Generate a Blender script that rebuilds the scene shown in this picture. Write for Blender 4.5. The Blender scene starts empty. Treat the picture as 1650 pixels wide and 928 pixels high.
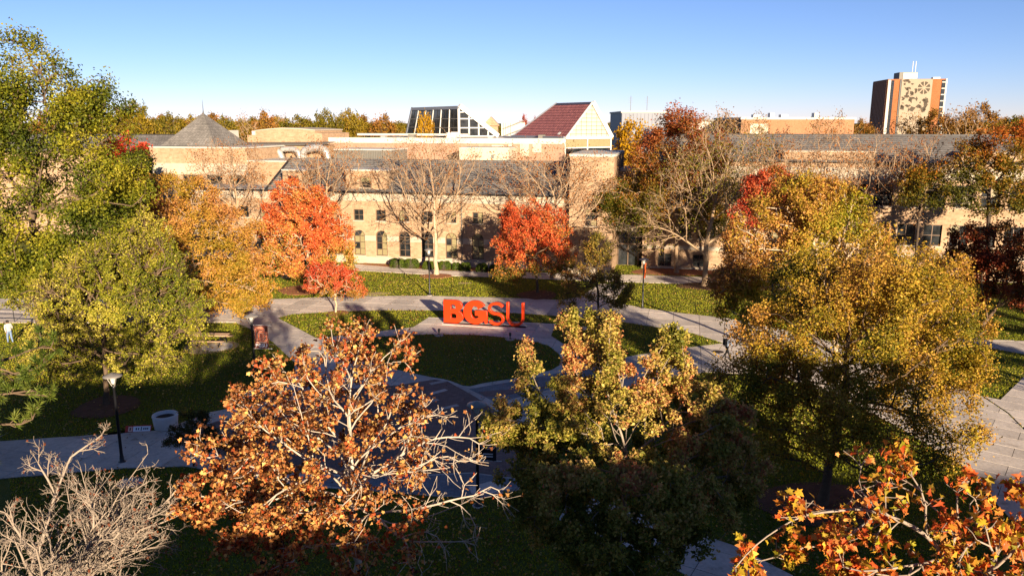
import bpy, bmesh, math, random
import numpy as np
from mathutils import Vector, Matrix
random.seed(7)
SC = bpy.context.scene
COL = SC.collection
R = math.radians
# ------------------------------------------------------------------ camera
CAM_H, PITCH, FPX, CX, CY = 16.0, R(12.06), 1250.0, 825.0, 464.0
cd = bpy.data.cameras.new('camera'); cam = bpy.data.objects.new('camera', cd); COL.objects.link(cam)
cam.location = (0, 0, CAM_H); cam.rotation_euler = (R(90) - PITCH, 0, 0)
cd.sensor_width = 36; cd.lens = 36 * FPX / 1650.0; cd.clip_start = .1; cd.clip_end = 12000
SC.camera = cam
# ------------------------------------------------------------------ sky, sun, exposure
SUN_EL, SUN_AZ = R(12.3), R(160.4)          # azimuth clockwise from +Y
w = bpy.data.worlds.new('World'); SC.world = w; w.use_nodes = True
nt = w.node_tree; bg = nt.nodes['Background']
sky = nt.nodes.new('ShaderNodeTexSky'); sky.sky_type = 'NISHITA'; sky.sun_disc = False
sky.sun_elevation = SUN_EL; sky.sun_rotation = SUN_AZ
sky.altitude = 0; sky.air_density = .7; sky.dust_density = 0; sky.ozone_density = 6.0
wb = nt.nodes.new('ShaderNodeMix'); wb.data_type = 'RGBA'; wb.blend_type = 'MULTIPLY'; wb.inputs[0].default_value = 1
wb.inputs[7].default_value = (1.38, .845, .75, 1)     # camera white balance, the same all over the sky
nt.links.new(sky.outputs[0], wb.inputs[6]); nt.links.new(wb.outputs[2], bg.inputs[0]); bg.inputs[1].default_value = 0.065
sl = bpy.data.lights.new('sun', 'SUN'); sl.energy = 5.0; sl.angle = R(.5); sl.color = (1, .82, .60)
so = bpy.data.objects.new('sun', sl); COL.objects.link(so)
sd = Vector((math.sin(SUN_AZ) * math.cos(SUN_EL), math.cos(SUN_AZ) * math.cos(SUN_EL), math.sin(SUN_EL)))
so.rotation_euler = sd.to_track_quat('Z', 'Y').to_euler(); so.location = sd * 200
SC.view_settings.view_transform = 'Standard'; SC.view_settings.look = 'None'
SC.view_settings.gamma = 1; SC.view_settings.use_curve_mapping = False
SC.view_settings.exposure = 1.65
cy = SC.cycles
cy.max_bounces = 5; cy.diffuse_bounces = 3; cy.glossy_bounces = 2; cy.transmission_bounces = 3; cy.transparent_max_bounces = 4
cy.sample_clamp_indirect = 4; cy.caustics_reflective = False; cy.caustics_refractive = False

# ------------------------------------------------------------------ geometry of the place, read off the photograph
_c, _s = math.cos(PITCH), math.sin(PITCH)
def ray(px, py):
    a, b = px - CX, CY - py
    return a, FPX * _c + b * _s, -FPX * _s + b * _c
def G(px, py, z=0.0):                       # ground point
    d = ray(px, py); t = (z - CAM_H) / d[2]; return (d[0] * t, d[1] * t)
def AY(px, py, Y):                          # point at distance Y
    d = ray(px, py); t = Y / d[1]; return np.array((d[0] * t, Y, CAM_H + d[2] * t))
BK = math.hypot(1, .225); UX, UY, VX, VY = 1 / BK, -.225 / BK, .225 / BK, 1 / BK
BO = Vector((0, 84.8, 0)); BROT = -math.atan(.225)
def AV(px, py, v):                          # (u, z) on a plane parallel to the long hall's front
    d = ray(px, py); t = (v + BO.y * VY) / (d[0] * VX + d[1] * VY)
    X, Y = d[0] * t, d[1] * t
    return X * UX + (Y - BO.y) * UY, CAM_H + d[2] * t
def UV(u, v):                               # campus frame to world
    return u * UX + v * VX, BO.y + u * UY + v * VY

def lin(c): return tuple(((x / 255) / 12.92 if x / 255 < .04045 else ((x / 255 + .055) / 1.055) ** 2.4) for x in c)
# ------------------------------------------------------------------ materials
MATS = {}
def newmat(name):
    m = bpy.data.materials.new(name); m.use_nodes = True; MATS[name] = m
    n = m.node_tree; p = n.nodes['Principled BSDF']; return m, n, p
def N(n, t, **kw):
    x = n.nodes.new(t)
    for k, v in kw.items():
        if k.startswith('i_'): x.inputs[k[2:].replace('_', ' ')].default_value = v
        else: setattr(x, k, v)
    return x
def mixrgb(n, fac, a, b, mode='MIX'):
    x = n.nodes.new('ShaderNodeMix'); x.data_type = 'RGBA'; x.blend_type = mode
    for s, v in ((x.inputs[0], fac), (x.inputs[6], a), (x.inputs[7], b)):
        if hasattr(v, 'links') or hasattr(v, 'is_linked'): n.links.new(v, s)
        elif isinstance(v, (int, float)): s.default_value = v
        else: s.default_value = (*v, 1) if len(v) == 3 else v
    return x.outputs[2]
def ramp(n, src, stops):
    x = n.nodes.new('ShaderNodeValToRGB'); n.links.new(src, x.inputs[0])
    e = x.color_ramp.elements
    while len(e) < len(stops): e.new(.5)
    for q, (p, c) in zip(e, stops): q.position = p; q.color = (*c, 1) if len(c) == 3 else c
    return x.outputs[0]
def noise(n, vec, scale, detail=3, rough=.6):
    x = N(n, 'ShaderNodeTexNoise'); x.inputs['Scale'].default_value = scale
    x.inputs['Detail'].default_value = detail; x.inputs['Roughness'].default_value = rough
    if vec is not None: n.links.new(vec, x.inputs['Vector'])
    return x.outputs[0]
def bump(n, p, h, strength, dist=.02):
    b = N(n, 'ShaderNodeBump'); b.inputs['Strength'].default_value = strength; b.inputs['Distance'].default_value = dist
    n.links.new(h, b.inputs['Height']); n.links.new(b.outputs[0], p.inputs['Normal'])
def coords(n, world=False):
    if world: return N(n, 'ShaderNodeNewGeometry').outputs['Position']
    return N(n, 'ShaderNodeTexCoord').outputs['Object']
def M(name, c, rough=.8, spec=.25, metal=0, var=.15, scale=2.5, fine=18, bmp=.3, world=False):
    m, n, p = newmat(name)
    v = coords(n, world)
    a = noise(n, v, scale, 4); b = noise(n, v, fine, 3)
    lo = tuple(x * (1 - var) for x in c); hi = tuple(min(1, x * (1 + var)) for x in c)
    c1 = ramp(n, a, [(.3, lo), (.7, hi)])
    c2 = mixrgb(n, .35 * min(1, var * 4), c1, ramp(n, b, [(.3, tuple(x * .6 for x in c)), (.7, hi)]))
    n.links.new(c2, p.inputs['Base Color'])
    p.inputs['Roughness'].default_value = rough; p.inputs['Metallic'].default_value = metal
    p.inputs['Specular IOR Level'].default_value = spec
    if bmp: bump(n, p, b, bmp)
    return m
def slabmat(name, c):
    m, n, p = newmat(name); v = coords(n, True)
    a = ramp(n, noise(n, v, .35, 5, .65), [(.3, (.80,)*3), (.7, (1.1,)*3)]); b = ramp(n, noise(n, v, 7, 4), [(.3, (.82,)*3), (.7, (1.08,)*3)])
    st = ramp(n, noise(n, v, 1.4, 5, .7), [(.30, (.62, .60, .58)), (.42, (1, 1, 1))])
    r_ = N(n, 'ShaderNodeObjectInfo').outputs['Random']; rr_ = ramp(n, r_, [(0, (.84, .83, .82)), (1, (1.12, 1.10, 1.08))])
    k = mixrgb(n, 1, mixrgb(n, 1, mixrgb(n, 1, mixrgb(n, 1, c, a, 'MULTIPLY'), b, 'MULTIPLY'), rr_, 'MULTIPLY'), st, 'MULTIPLY')
    n.links.new(k, p.inputs['Base Color']); p.inputs['Roughness'].default_value = .9; p.inputs['Specular IOR Level'].default_value = .2
    bump(n, p, noise(n, v, 9, 3), .25); return m
def brickmat(name, c1, c2, mortar, bw=.22, bh=.075, msz=.012, var=.2, flat=False, world=False, stain=.5):
    m, n, p = newmat(name)
    v = coords(n, world)
    sx = N(n, 'ShaderNodeSeparateXYZ'); n.links.new(v, sx.inputs[0])
    cb = N(n, 'ShaderNodeCombineXYZ')
    if flat:
        n.links.new(sx.outputs[0], cb.inputs[0]); n.links.new(sx.outputs[1], cb.inputs[1])
    else:
        ad = N(n, 'ShaderNodeMath', operation='ADD'); n.links.new(sx.outputs[0], ad.inputs[0]); n.links.new(sx.outputs[1], ad.inputs[1])
        n.links.new(ad.outputs[0], cb.inputs[0]); n.links.new(sx.outputs[2], cb.inputs[1])
    b = N(n, 'ShaderNodeTexBrick'); n.links.new(cb.outputs[0], b.inputs['Vector'])
    b.inputs['Scale'].default_value = 1; b.inputs['Brick Width'].default_value = bw; b.inputs['Row Height'].default_value = bh
    b.inputs['Mortar Size'].default_value = msz; b.inputs['Bias'].default_value = 0; b.inputs['Mortar Smooth'].default_value = .2
    b.inputs['Color1'].default_value = (*c1, 1); b.inputs['Color2'].default_value = (*c2, 1); b.inputs['Mortar'].default_value = (*mortar, 1)
    st = ramp(n, noise(n, v, .35, 5, .65), [(.3, (1 - stain * var * 1.6,) * 3), (.7, (1 + var * .4,) * 3)])
    c = mixrgb(n, 1, b.outputs[0], st, 'MULTIPLY')
    st2 = ramp(n, noise(n, v, 3.0, 4, .6), [(.3, (1 - var * 1.1,) * 3), (.7, (1.06,) * 3)])
    c = mixrgb(n, 1, c, st2, 'MULTIPLY')
    n.links.new(c, p.inputs['Base Color']); p.inputs['Roughness'].default_value = .85; p.inputs['Specular IOR Level'].default_value = .2
    if flat: bump(n, p, b.outputs['Fac'], -.4, .01)
    return m
def leafmat(name, attr=True, trans=.38):
    m, n, p = newmat(name)
    src = N(n, 'ShaderNodeAttribute', attribute_name='col').outputs['Color'] if attr else N(n, 'ShaderNodeObjectInfo').outputs['Color']
    if not attr:
        nz = noise(n, N(n, 'ShaderNodeTexCoord').outputs['Object'], 9, 3)
        src = mixrgb(n, 1, src, ramp(n, nz, [(.3, (.6, .55, .5)), (.7, (1.25, 1.2, 1.1))]), 'MULTIPLY')
    n.links.new(src, p.inputs['Base Color']); p.inputs['Roughness'].default_value = .6; p.inputs['Specular IOR Level'].default_value = .25
    tr = N(n, 'ShaderNodeBsdfTranslucent'); n.links.new(src, tr.inputs[0])
    mx = N(n, 'ShaderNodeMixShader'); mx.inputs[0].default_value = trans
    n.links.new(p.outputs[0], mx.inputs[1]); n.links.new(tr.outputs[0], mx.inputs[2])
    n.links.new(mx.outputs[0], n.nodes['Material Output'].inputs[0])
    return m
def glassmat(name, c, rough=.06):
    m, n, p = newmat(name)
    v = coords(n, True)
    n.links.new(ramp(n, noise(n, v, 1.3, 3), [(.35, tuple(x * .5 for x in c)), (.7, tuple(x * 1.6 for x in c))]), p.inputs['Base Color'])
    p.inputs['Roughness'].default_value = rough; p.inputs['Specular IOR Level'].default_value = .6
    bump(n, p, noise(n, v, .8, 1), .06, .05)
    return m

brick_tan = brickmat('brick_tan', (.43, .278, .168), (.33, .205, .115), (.30, .225, .155), bw=.5, bh=.2, msz=.018)
brick_link = brickmat('brick_pink', (.40, .205, .125), (.35, .175, .105), (.34, .26, .20))
brick_orange = brickmat('brick_orange', (.31, .105, .034), (.27, .085, .026), (.28, .155, .085), bw=.4, bh=.15)
brick_store = brickmat('brick_store', (.33, .155, .075), (.29, .13, .06), (.3, .2, .13), bw=.4, bh=.15)
brick_hall = brickmat('brick_hall', (.36, .2, .13), (.3, .16, .1), (.35, .3, .25))
stone = M('stone_cream', (.385, .32, .24), .8, var=.14, scale=.7, fine=6)
stone_white = M('coping_white', (.45, .41, .355), .7, var=.08, scale=1)
slate = brickmat('slate_shingle', (.105, .10, .10), (.15, .14, .135), (.05, .05, .05), bw=.45, bh=.2, msz=.02, var=.3)
slate_warm = brickmat('slate_warm', (.17, .155, .14), (.22, .20, .18), (.07, .065, .06), bw=.45, bh=.2, msz=.02, var=.3)
roof_flat = M('roof_gravel', (.40, .37, .33), .9, var=.15, scale=.5)
gutter = M('dark_metal', (.03, .028, .028), .45, .4, .3, var=.1)
frame_br = M('bronze_frame', (.13, .085, .055), .5, .4, .3, var=.08)
glass = glassmat('window_glass', (.018, .020, .022)); glass_blue = glassmat('glass_blue', (.02, .026, .036))
blind = M('window_blind_sheen', (.21, .175, .085), .5, .5, var=.12, scale=4)  # tan of blinds, and of reflecting glass put into the colour
metal_white = M('white_metal', (.55, .53, .49), .5, .4, var=.06)
duct_m = M('duct_silver', (.38, .37, .35), .4, .5, .4, var=.12)
louver_m = M('louver_grey', (.15, .14, .12), .6, var=.1)
maroon = M('maroon_panel', (.24, .085, .075), .42, .45, var=.16, scale=1.2)
maroon_dk = M('ridge_panel', (.05, .045, .06), .3, .5)
panel_cream = M('panel_cream', (.47, .39, .29), .6, var=.06, scale=1)
steel_blue = M('grey_cladding', (.16, .17, .20), .6, .4, var=.06, scale=.2)
concrete = slabmat('concrete', (.57, .50, .43))
concrete_b = slabmat('concrete_pale', (.58, .51, .445))
joint = M('paving_joint', (.13, .115, .10), .95, .1, var=.2, world=True)
paver = brickmat('brick_paver', (.25, .165, .135), (.19, .125, .105), (.14, .11, .095), bw=.3, bh=.15, msz=.012, flat=True, world=True)
paver_shade = brickmat('shade_blue_paver', (.24, .25, .26), (.20, .21, .22), (.15, .15, .15), bw=.3, bh=.15, msz=.012, flat=True, world=True)  # grey pavers with the blue cast of shade put into the colour
mulch = M('mulch', (.12, .062, .04), .95, .1, var=.4, scale=3, fine=14, bmp=1, world=True)
mulch_red = M('mulch_red', (.26, .11, .06), .95, .1, var=.35, scale=3, fine=14, bmp=1, world=True)
bare_soil = M('bare_soil', (.33, .24, .15), .95, .1, var=.3, scale=2, fine=14, bmp=.6, world=True)
orange_paint = M('orange_paint', (.47, .028, .001), .38, .5, var=.05, scale=1.5, bmp=.03)
black_metal = M('black_metal', (.012, .012, .014), .4, .5, .2, var=.1)
lamp_top_m = M('lamp_hood', (.24, .215, .185), .5, .5, .3, var=.1)
lamp_glass = M('lamp_frosted', (.55, .53, .48), .3, .5, var=.05)
wood = M('bench_wood', (.46, .30, .18), .8, var=.2, scale=3)
planter_m = M('planter_concrete', (.62, .58, .54), .85, var=.1, scale=1.5)
soil = M('soil', (.035, .025, .02), .95, var=.3)
banner_brown = M('banner_brown', (.22, .06, .035), .7, var=.08); banner_orange = M('banner_orange', (.80, .13, .025), .7, var=.05)
banner_peach = M('banner_peach', (.85, .52, .38), .7, var=.04); banner_white = M('banner_white', (.78, .76, .74), .7, var=.03)
banner_black = M('banner_black', (.015, .014, .016), .6, var=.05)
skin_m = M('skin', (.40, .22, .15), .6, var=.05); hair_m = M('hair_dark', (.02, .014, .01), .6, var=.1)
cloth_grey = M('cloth_grey', (.42, .40, .37), .9, var=.12); cloth_jean = M('cloth_jean', (.14, .2, .32), .9, var=.15)
cloth_black = M('cloth_black', (.012, .012, .014), .9, var=.1); cloth_blue = M('cloth_blue', (.30, .36, .46), .9, var=.1)
shoe_m = M('shoe', (.10, .06, .04), .7, var=.1)
bark = M('bark_brown', (.115, .078, .05), .95, .1, var=.35, scale=2.5, fine=9, bmp=1)
bark_pale = M('bark_pale', (.40, .295, .195), .95, .1, var=.25, scale=2, fine=9, bmp=.8)
bark_grey = M('bark_grey', (.30, .24, .18), .9, .15, var=.22, scale=2.5, fine=12, bmp=.6)
bark_ash = M('bark_ash', (.40, .325, .25), .9, .15, var=.22, scale=2.5, fine=12, bmp=.6)
bark_mid = M('bark_mid', (.26, .205, .155), .9, .15, var=.25, scale=2.5, fine=12, bmp=.6)
bark_tan = M('bark_tan', (.30, .205, .125), .95, .1, var=.25, scale=2, fine=9, bmp=.8)
bark_dark = M('bark_dark', (.06, .045, .035), .95, .1, var=.35, scale=2, fine=9, bmp=1)
leaf_m = leafmat('leaf'); leaf_obj = leafmat('leaf_single', False)
needle_m = leafmat('needle', True, .15); grass_blade = leafmat('grass_blade', True, .35)
def grassmat():
    m, n, p = newmat('lawn')
    v = coords(n, True)
    a = noise(n, v, .12, 4); b = noise(n, v, 1.1, 4); f = noise(n, v, 16, 3)
    c = ramp(n, a, [(.3, (.062, .080, .010)), (.55, (.092, .104, .014)), (.75, (.135, .125, .026))])
    c = mixrgb(n, .45, c, ramp(n, b, [(.3, (.045, .062, .009)), (.7, (.15, .135, .03))]))
    c = mixrgb(n, .4, c, ramp(n, f, [(.3, (.03, .042, .007)), (.7, (.15, .155, .026))]))
    n.links.new(c, p.inputs['Base Color']); p.inputs['Roughness'].default_value = .9; p.inputs['Specular IOR Level'].default_value = .1
    bump(n, p, f, 1, .06)
    return m
lawn_m = grassmat()

# ------------------------------------------------------------------ mesh helpers
def link(name, me, mat=None, parent=None, **props):
    if mat is not None and not me.materials: me.materials.append(mat)
    o = bpy.data.objects.new(name, me); COL.objects.link(o)
    if parent is not None: o.parent = parent
    for k, v in props.items(): o[k] = v
    return o
def empty(name, label, cat, loc=(0, 0, 0), rz=0, group=None):
    o = bpy.data.objects.new(name, None); COL.objects.link(o); o.empty_display_size = .2
    o.location = loc; o.rotation_euler = (0, 0, rz); o['label'] = label; o['category'] = cat
    if group: o['group'] = group
    return o
def tag(o, label, cat, group=None):
    o['label'] = label; o['category'] = cat
    if group: o['group'] = group
    return o
class MB:
    def __init__(s): s.v = []; s.f = []
    def add(s, vs, fs):
        b = len(s.v); s.v += [tuple(v) for v in vs]; s.f += [tuple(b + i for i in f) for f in fs]; return s
    def box(s, x0, x1, y0, y1, z0, z1):
        return s.add([(x0,y0,z0),(x1,y0,z0),(x1,y1,z0),(x0,y1,z0),(x0,y0,z1),(x1,y0,z1),(x1,y1,z1),(x0,y1,z1)],
                     [(0,3,2,1),(4,5,6,7),(0,1,5,4),(1,2,6,5),(2,3,7,6),(3,0,4,7)])
    def prism(s, poly, z0, z1):          # poly in xy
        n = len(poly)
        a = sum(poly[i][0]*poly[(i+1)%n][1]-poly[(i+1)%n][0]*poly[i][1] for i in range(n))
        if a < 0: poly = poly[::-1]
        return s.add([(x,y,z0) for x,y in poly]+[(x,y,z1) for x,y in poly],
                     [tuple(range(n))[::-1], tuple(range(n,2*n))]+[(i,(i+1)%n,n+(i+1)%n,n+i) for i in range(n)])
    def extr(s, pts, d):                 # planar polygon in 3-D swept along d
        n = len(pts); d = Vector(d); P = [Vector(p) for p in pts]
        return s.add(P+[p+d for p in P], [tuple(range(n))[::-1], tuple(range(n,2*n))]+[(i,(i+1)%n,n+(i+1)%n,n+i) for i in range(n)])
    def bar(s, a, b, w, h=None):
        a, b = Vector(a), Vector(b); d = (b-a).normalized(); h = h or w
        up = Vector((0,0,1)) if abs(d.z) < .95 else Vector((0,1,0))
        x = d.cross(up).normalized()*w/2; y = x.cross(d).normalized()*h/2
        return s.add([a-x-y,a+x-y,a+x+y,a-x+y,b-x-y,b+x-y,b+x+y,b-x+y],
                     [(0,3,2,1),(4,5,6,7),(0,1,5,4),(1,2,6,5),(2,3,7,6),(3,0,4,7)])
    def tube(s, pts, r, k=10, caps=True):
        P = [Vector(p) for p in pts]; rs = r if isinstance(r,(list,tuple)) else [r]*len(P); b = len(s.v)
        ref = Vector((.31,.87,.13)).normalized()
        for i, p in enumerate(P):
            d = (P[min(i+1,len(P)-1)]-P[max(i-1,0)]).normalized()
            x = d.cross(ref).normalized(); y = d.cross(x)
            for j in range(k):
                a = 2*math.pi*j/k; s.v.append(tuple(p+(x*math.cos(a)+y*math.sin(a))*rs[i]))
        for i in range(len(P)-1):
            for j in range(k):
                s.f.append((b+i*k+j,b+i*k+(j+1)%k,b+(i+1)*k+(j+1)%k,b+(i+1)*k+j))
        if caps: s.f.append(tuple(range(b+k-1,b-1,-1))); s.f.append(tuple(range(b+(len(P)-1)*k,b+len(P)*k)))
        return s
    def lathe(s, prof, k=20, c=(0,0)):
        b = len(s.v); n = len(prof)
        for r,z in prof:
            for j in range(k):
                a = 2*math.pi*j/k; s.v.append((c[0]+r*math.cos(a),c[1]+r*math.sin(a),z))
        for i in range(n-1):
            for j in range(k): s.f.append((b+i*k+j,b+i*k+(j+1)%k,b+(i+1)*k+(j+1)%k,b+(i+1)*k+j))
        s.f.append(tuple(range(b+k-1,b-1,-1))); s.f.append(tuple(range(b+(n-1)*k,b+n*k)))
        return s
    def mesh(s, name, smooth=False):
        me = bpy.data.meshes.new(name); me.from_pydata(s.v, [], s.f); me.update()
        if smooth:
            for p in me.polygons: p.use_smooth = True
        return me
    def build(s, name, mat, parent=None, smooth=False, **props): return link(name, s.mesh(name, smooth), mat, parent, **props)
def bevel_mesh(me, wdt=.02, seg=2):
    bm = bmesh.new(); bm.from_mesh(me); bmesh.ops.bevel(bm, geom=bm.edges[:], offset=wdt, segments=seg, affect='EDGES', profile=.6); bm.to_mesh(me); bm.free(); return me
def np_mesh(name, V, F, col=None, smooth=False):        # F: (n,k) all of one size
    me = bpy.data.meshes.new(name); n, k = F.shape
    me.vertices.add(len(V)); me.vertices.foreach_set('co', np.ascontiguousarray(V, np.float32).ravel())
    me.loops.add(n*k); me.loops.foreach_set('vertex_index', np.ascontiguousarray(F, np.int32).ravel())
    me.polygons.add(n); me.polygons.foreach_set('loop_start', np.arange(0, n*k, k, dtype=np.int32))
    if smooth: me.polygons.foreach_set('use_smooth', np.ones(n, bool))
    if col is not None:
        at = me.attributes.new('col', 'FLOAT_COLOR', 'POINT')
        at.data.foreach_set('color', np.c_[col, np.ones(len(col))].astype(np.float32).ravel())
    me.update(); me.validate(); return me

# ------------------------------------------------------------------ ground and paving
def pip(P, poly):
    x, y = P[:,0], P[:,1]; c = np.zeros(len(P), bool); n = len(poly)
    for i in range(n):
        x0,y0 = poly[i]; x1,y1 = poly[(i+1)%n]
        if y0 == y1: continue
        c ^= ((y0 > y) != (y1 > y)) & (x < (x1-x0)*(y-y0)/(y1-y0)+x0)
    return c
def GP(pts): return [G(*p) for p in pts]
def smooth_poly(p, it=1):
    for _ in range(it):
        q = []
        for i in range(len(p)):
            a, b = p[i], p[(i+1)%len(p)]
            if math.hypot(a[0]-b[0], a[1]-b[1]) > 1.2:
                q += [(a[0]*.8+b[0]*.2, a[1]*.8+b[1]*.2), (a[0]*.2+b[0]*.8, a[1]*.2+b[1]*.8)]
            else: q.append(((a[0]+b[0])/2, (a[1]+b[1])/2))
        p = q
    return p
def clip(sub, cell):
    out = list(sub)
    for i in range(4):
        a, b = cell[i], cell[(i+1)%4]; ex, ey = b[0]-a[0], b[1]-a[1]
        inp, out = out, []
        if not inp: break
        side = [ex*(p[1]-a[1])-ey*(p[0]-a[0]) for p in inp]
        for j in range(len(inp)):
            p, q, sp, sq = inp[j-1], inp[j], side[j-1], side[j]
            if (sp >= 0) != (sq >= 0):
                t = sp/(sp-sq); out.append((p[0]+(q[0]-p[0])*t, p[1]+(q[1]-p[1])*t))
            if sq >= 0: out.append(q)
    return out
def area(p): return abs(sum(p[i][0]*p[(i+1)%len(p)][1]-p[(i+1)%len(p)][0]*p[i][1] for i in range(len(p))))/2
def paving(name, poly, ang, cw, ch, z, mat, islands=(), stagger=0, gap=.03, thick=.03, maxparts=300):
    base = MB().prism(poly, z-.25, z).build(name, joint, kind='structure')
    ca, sa = math.cos(ang), math.sin(ang)
    loc = [(x*ca+y*sa, -x*sa+y*ca) for x, y in poly]
    x0, x1 = min(p[0] for p in loc), max(p[0] for p in loc); y0, y1 = min(p[1] for p in loc), max(p[1] for p in loc)
    pieces = []; j = 0; yy = y0
    while yy < y1:
        xx = x0-(stagger*cw if j % 2 else 0)
        while xx < x1:
            g = gap/2
            cell = [(xx+g,yy+g),(xx+cw-g,yy+g),(xx+cw-g,yy+ch-g),(xx+g,yy+ch-g)]
            c = clip(loc, cell)
            if len(c) > 2 and area(c) > .06:
                wv = [(p[0]*ca-p[1]*sa, p[0]*sa+p[1]*ca) for p in c]
                if not any(pip(np.array(wv), isl).all() for isl in islands):
                    pieces.append(wv)
            xx += cw
        yy += ch; j += 1
    def seen(p):
        cx = sum(q[0] for q in p)/len(p); cyy = sum(q[1] for q in p)/len(p)
        if cyy < 8 or abs(cx) > cyy*.68: return 0
        return area(p)/cyy**2
    pieces.sort(key=seen, reverse=True)
    for p in pieces[:maxparts]:
        ox, oy = p[0]; dz = random.uniform(0, .005)
        o = MB().prism([(a-ox,b-oy) for a, b in p], 0, thick+dz).build('slab', mat, base); o.location = (ox, oy, z+.001)
    if pieces[maxparts:]:
        m = MB()
        for p in pieces[maxparts:]: m.prism(p, z+.001, z+thick)
        m.build('slab', mat, base, kind='stuff')
    return base

gs = MB(); gs.add([(-4000,-300,0),(4000,-300,0),(4000,9000,0),(-4000,9000,0)], [(0,1,2,3)])
gs.build('ground', lawn_m, kind='structure')
OVAL = smooth_poly(GP([(535,556),(563,550),(613,543.5),(660,541),(699,539.5),(774,541),(814,545),(880,555),(905,575),(900,594),(842,609),(780,618),(752,625),(722,613),(690,608),(620,592),(558,573)]))
LENS = GP([(448,513.5),(470,507.6),(544,503),(613,501),(713,501.5),(788,503.4),(850,506.8),(909,511),(987,517.6),(1072,530.5),(1116,538),(1165,554),(1103,561.5),(1026,573),(945,588),(917,561),(888,542),(896,523),(880,522),(819,518.8),(790,516.8),(715,512.8),(691,512),(666,528),(600,536),(530,544),(508,545),(480,530)])
WALK = GP([(-150,482),(200,482),(448,482.6),(561,478),(690,477.5),(800,480),(904,484),(935,479),(965,458),(1010,459),(989,487),(1035,497),(1103,506),(1168,513),(1165,554),(1134,600),(1090,607),(1000,628),(930,650),(880,680),(850,740),(836,790),(780,803),(700,800),(600,792),(500,785),(400,770),(300,752),(200,755),(0,772),(-100,785),(-100,715),(0,712),(150,702),(260,694),(340,665),(430,648),(455,632),(475,600),(475,585),(440,552),(410,533),(380,520),(345,520),(200,521),(-150,520)])
DIAG = GP([(1168.6,513),(1300,540),(1450,585),(1583,640),(1623,667),(1650,694),(1750,760),(1900,900),(1750,960),(1650,860),(1607,814),(1570,764),(1450,690),(1350,640),(1250,605),(1135,600),(1166,554)])
EAST = GP([(1540,546),(1650,550),(1850,560),(1850,590),(1650,571),(1593,561)])
EAST2 = GP([(1586,640),(1612,645),(1650,608),(1760,598),(1790,760),(1652,693),(1625,666)])
BACK = GP([(560,425.5),(640,432),(720,437),(830,439),(1000,443),(1200,449),(1350,455),(1350,468),(1200,461),(1012,455),(966,454),(830,448),(720,445),(640,440),(570,436)])
SOUTH = GP([(925,795),(1040,832),(1182,880),(1290,935),(1500,1040),(1400,1100),(1105,927),(1059,902),(900,838)])
paving('walkway', WALK, BROT, 2.1, 2.0, .02, concrete, [OVAL, LENS])
paving('diagonal_walkway', DIAG, R(-38), 2.6, 1.3, .02, concrete, stagger=.5)
paving('side_path', EAST, 0, 2, 2, .02, concrete); paving('side_path', EAST2, R(-38), 2.4, 1.3, .02, concrete)
paving('building_path', BACK, BROT, 2.4, 2.0, .02, concrete_b)
paving('south_path', SOUTH, R(-30), 1.6, 1.6, .02, concrete)
for nm, pl in (('oval_lawn', OVAL), ('lens_lawn', LENS)): MB().prism(pl, -.05, .065).build(nm, lawn_m, kind='structure')
# brick plaza laid over the concrete, with bands
BR1 = GP([(640,622),(700,612.5),(721,615.5),(765,640),(800,664),(834,690),(846,735),(834,772),(760,762),(640,768),(500,764),(380,742),(310,722),(268,712),(290,697),(350,680),(440,660),(500,640),(560,628)])
MB().prism(BR1, .03, .062).build('brick_plaza', paver, kind='structure')
for pts in ([(756,628),(790,622),(842,613),(890,604),(960,590),(990,600),(900,625),(840,640),(800,650)],):
    MB().prism(GP(pts), .03, .060).build('shade_blue_band', paver_shade, kind='structure')  # paved band tinted with the blue of shade
MB().prism(GP([(770,633),(800,630),(860,627),(930,613),(900,622),(850,633),(800,640),(782,640)]), .03, .066).build('paver_band', paver, kind='structure')
MB().prism(GP([(640,770),(760,764),(834,774),(834,789),(780,802),(700,799),(600,791),(520,784),(520,768)]), .03, .060).build('shade_blue_band', paver_shade, kind='structure')  # lower band, its blue is shade painted into the pavers
MB().prism(GP([(755,787),(790,777),(812,784),(826,788),(790,797),(760,797)]), .03, .066).build('pale_paving', concrete_b, kind='structure')
for a, b in (((693,620),(718,615)),((694,636),(719,629)),((683,650),(706,645)),((707,661),(738,654)),((640,680),(700,668))):
    (x0,y0),(x1,y1) = G(*a), G(*b); dx, dy = x1-x0, y1-y0; L = math.hypot(dx,dy); nx, ny = -dy/L*.17, dx/L*.17
    MB().prism([(x0+nx,y0+ny),(x1+nx,y1+ny),(x1-nx,y1-ny),(x0-nx,y0-ny)], .03, .068).build('pale_stripe', concrete_b, kind='structure')
# letter platform: paler slab under the letters
MB().prism(GP([(712,524),(848,533.5),(866,531),(846,527.5),(716,520.5)]), .03, .085).build('letter_plinth', concrete_b, kind='structure')
def pad(name, px, py, rx, ry, mat, h=.07, wob=.08, k=28):
    cx, cyy = G(px, py); x1 = G(px+rx, py)[0]-cx; y1 = (G(px, py-ry)[1]-G(px, py+ry)[1])/2
    rr = random.Random(px); ph = rr.random()*6
    poly = [(x1*math.cos(t)*(1+wob*math.sin(3*t+ph)), y1*math.sin(t)*(1+wob*math.sin(2*t+ph))) for t in (2*math.pi*i/k for i in range(k))]
    inner = [(a*.75, b*.75) for a, b in poly]; m = MB()
    n = len(poly)
    m.add([(a,b,-.02) for a,b in poly]+[(a,b,h*.5) for a,b in poly]+[(a,b,h) for a,b in inner],
          [tuple(range(2*n,3*n))]+[(i,(i+1)%n,n+(i+1)%n,n+i) for i in range(n)]+[(n+i,n+(i+1)%n,2*n+(i+1)%n,2*n+i) for i in range(n)])
    o = m.build(name, mat, kind='structure'); o.location = (cx, cyy, 0); return o
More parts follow.
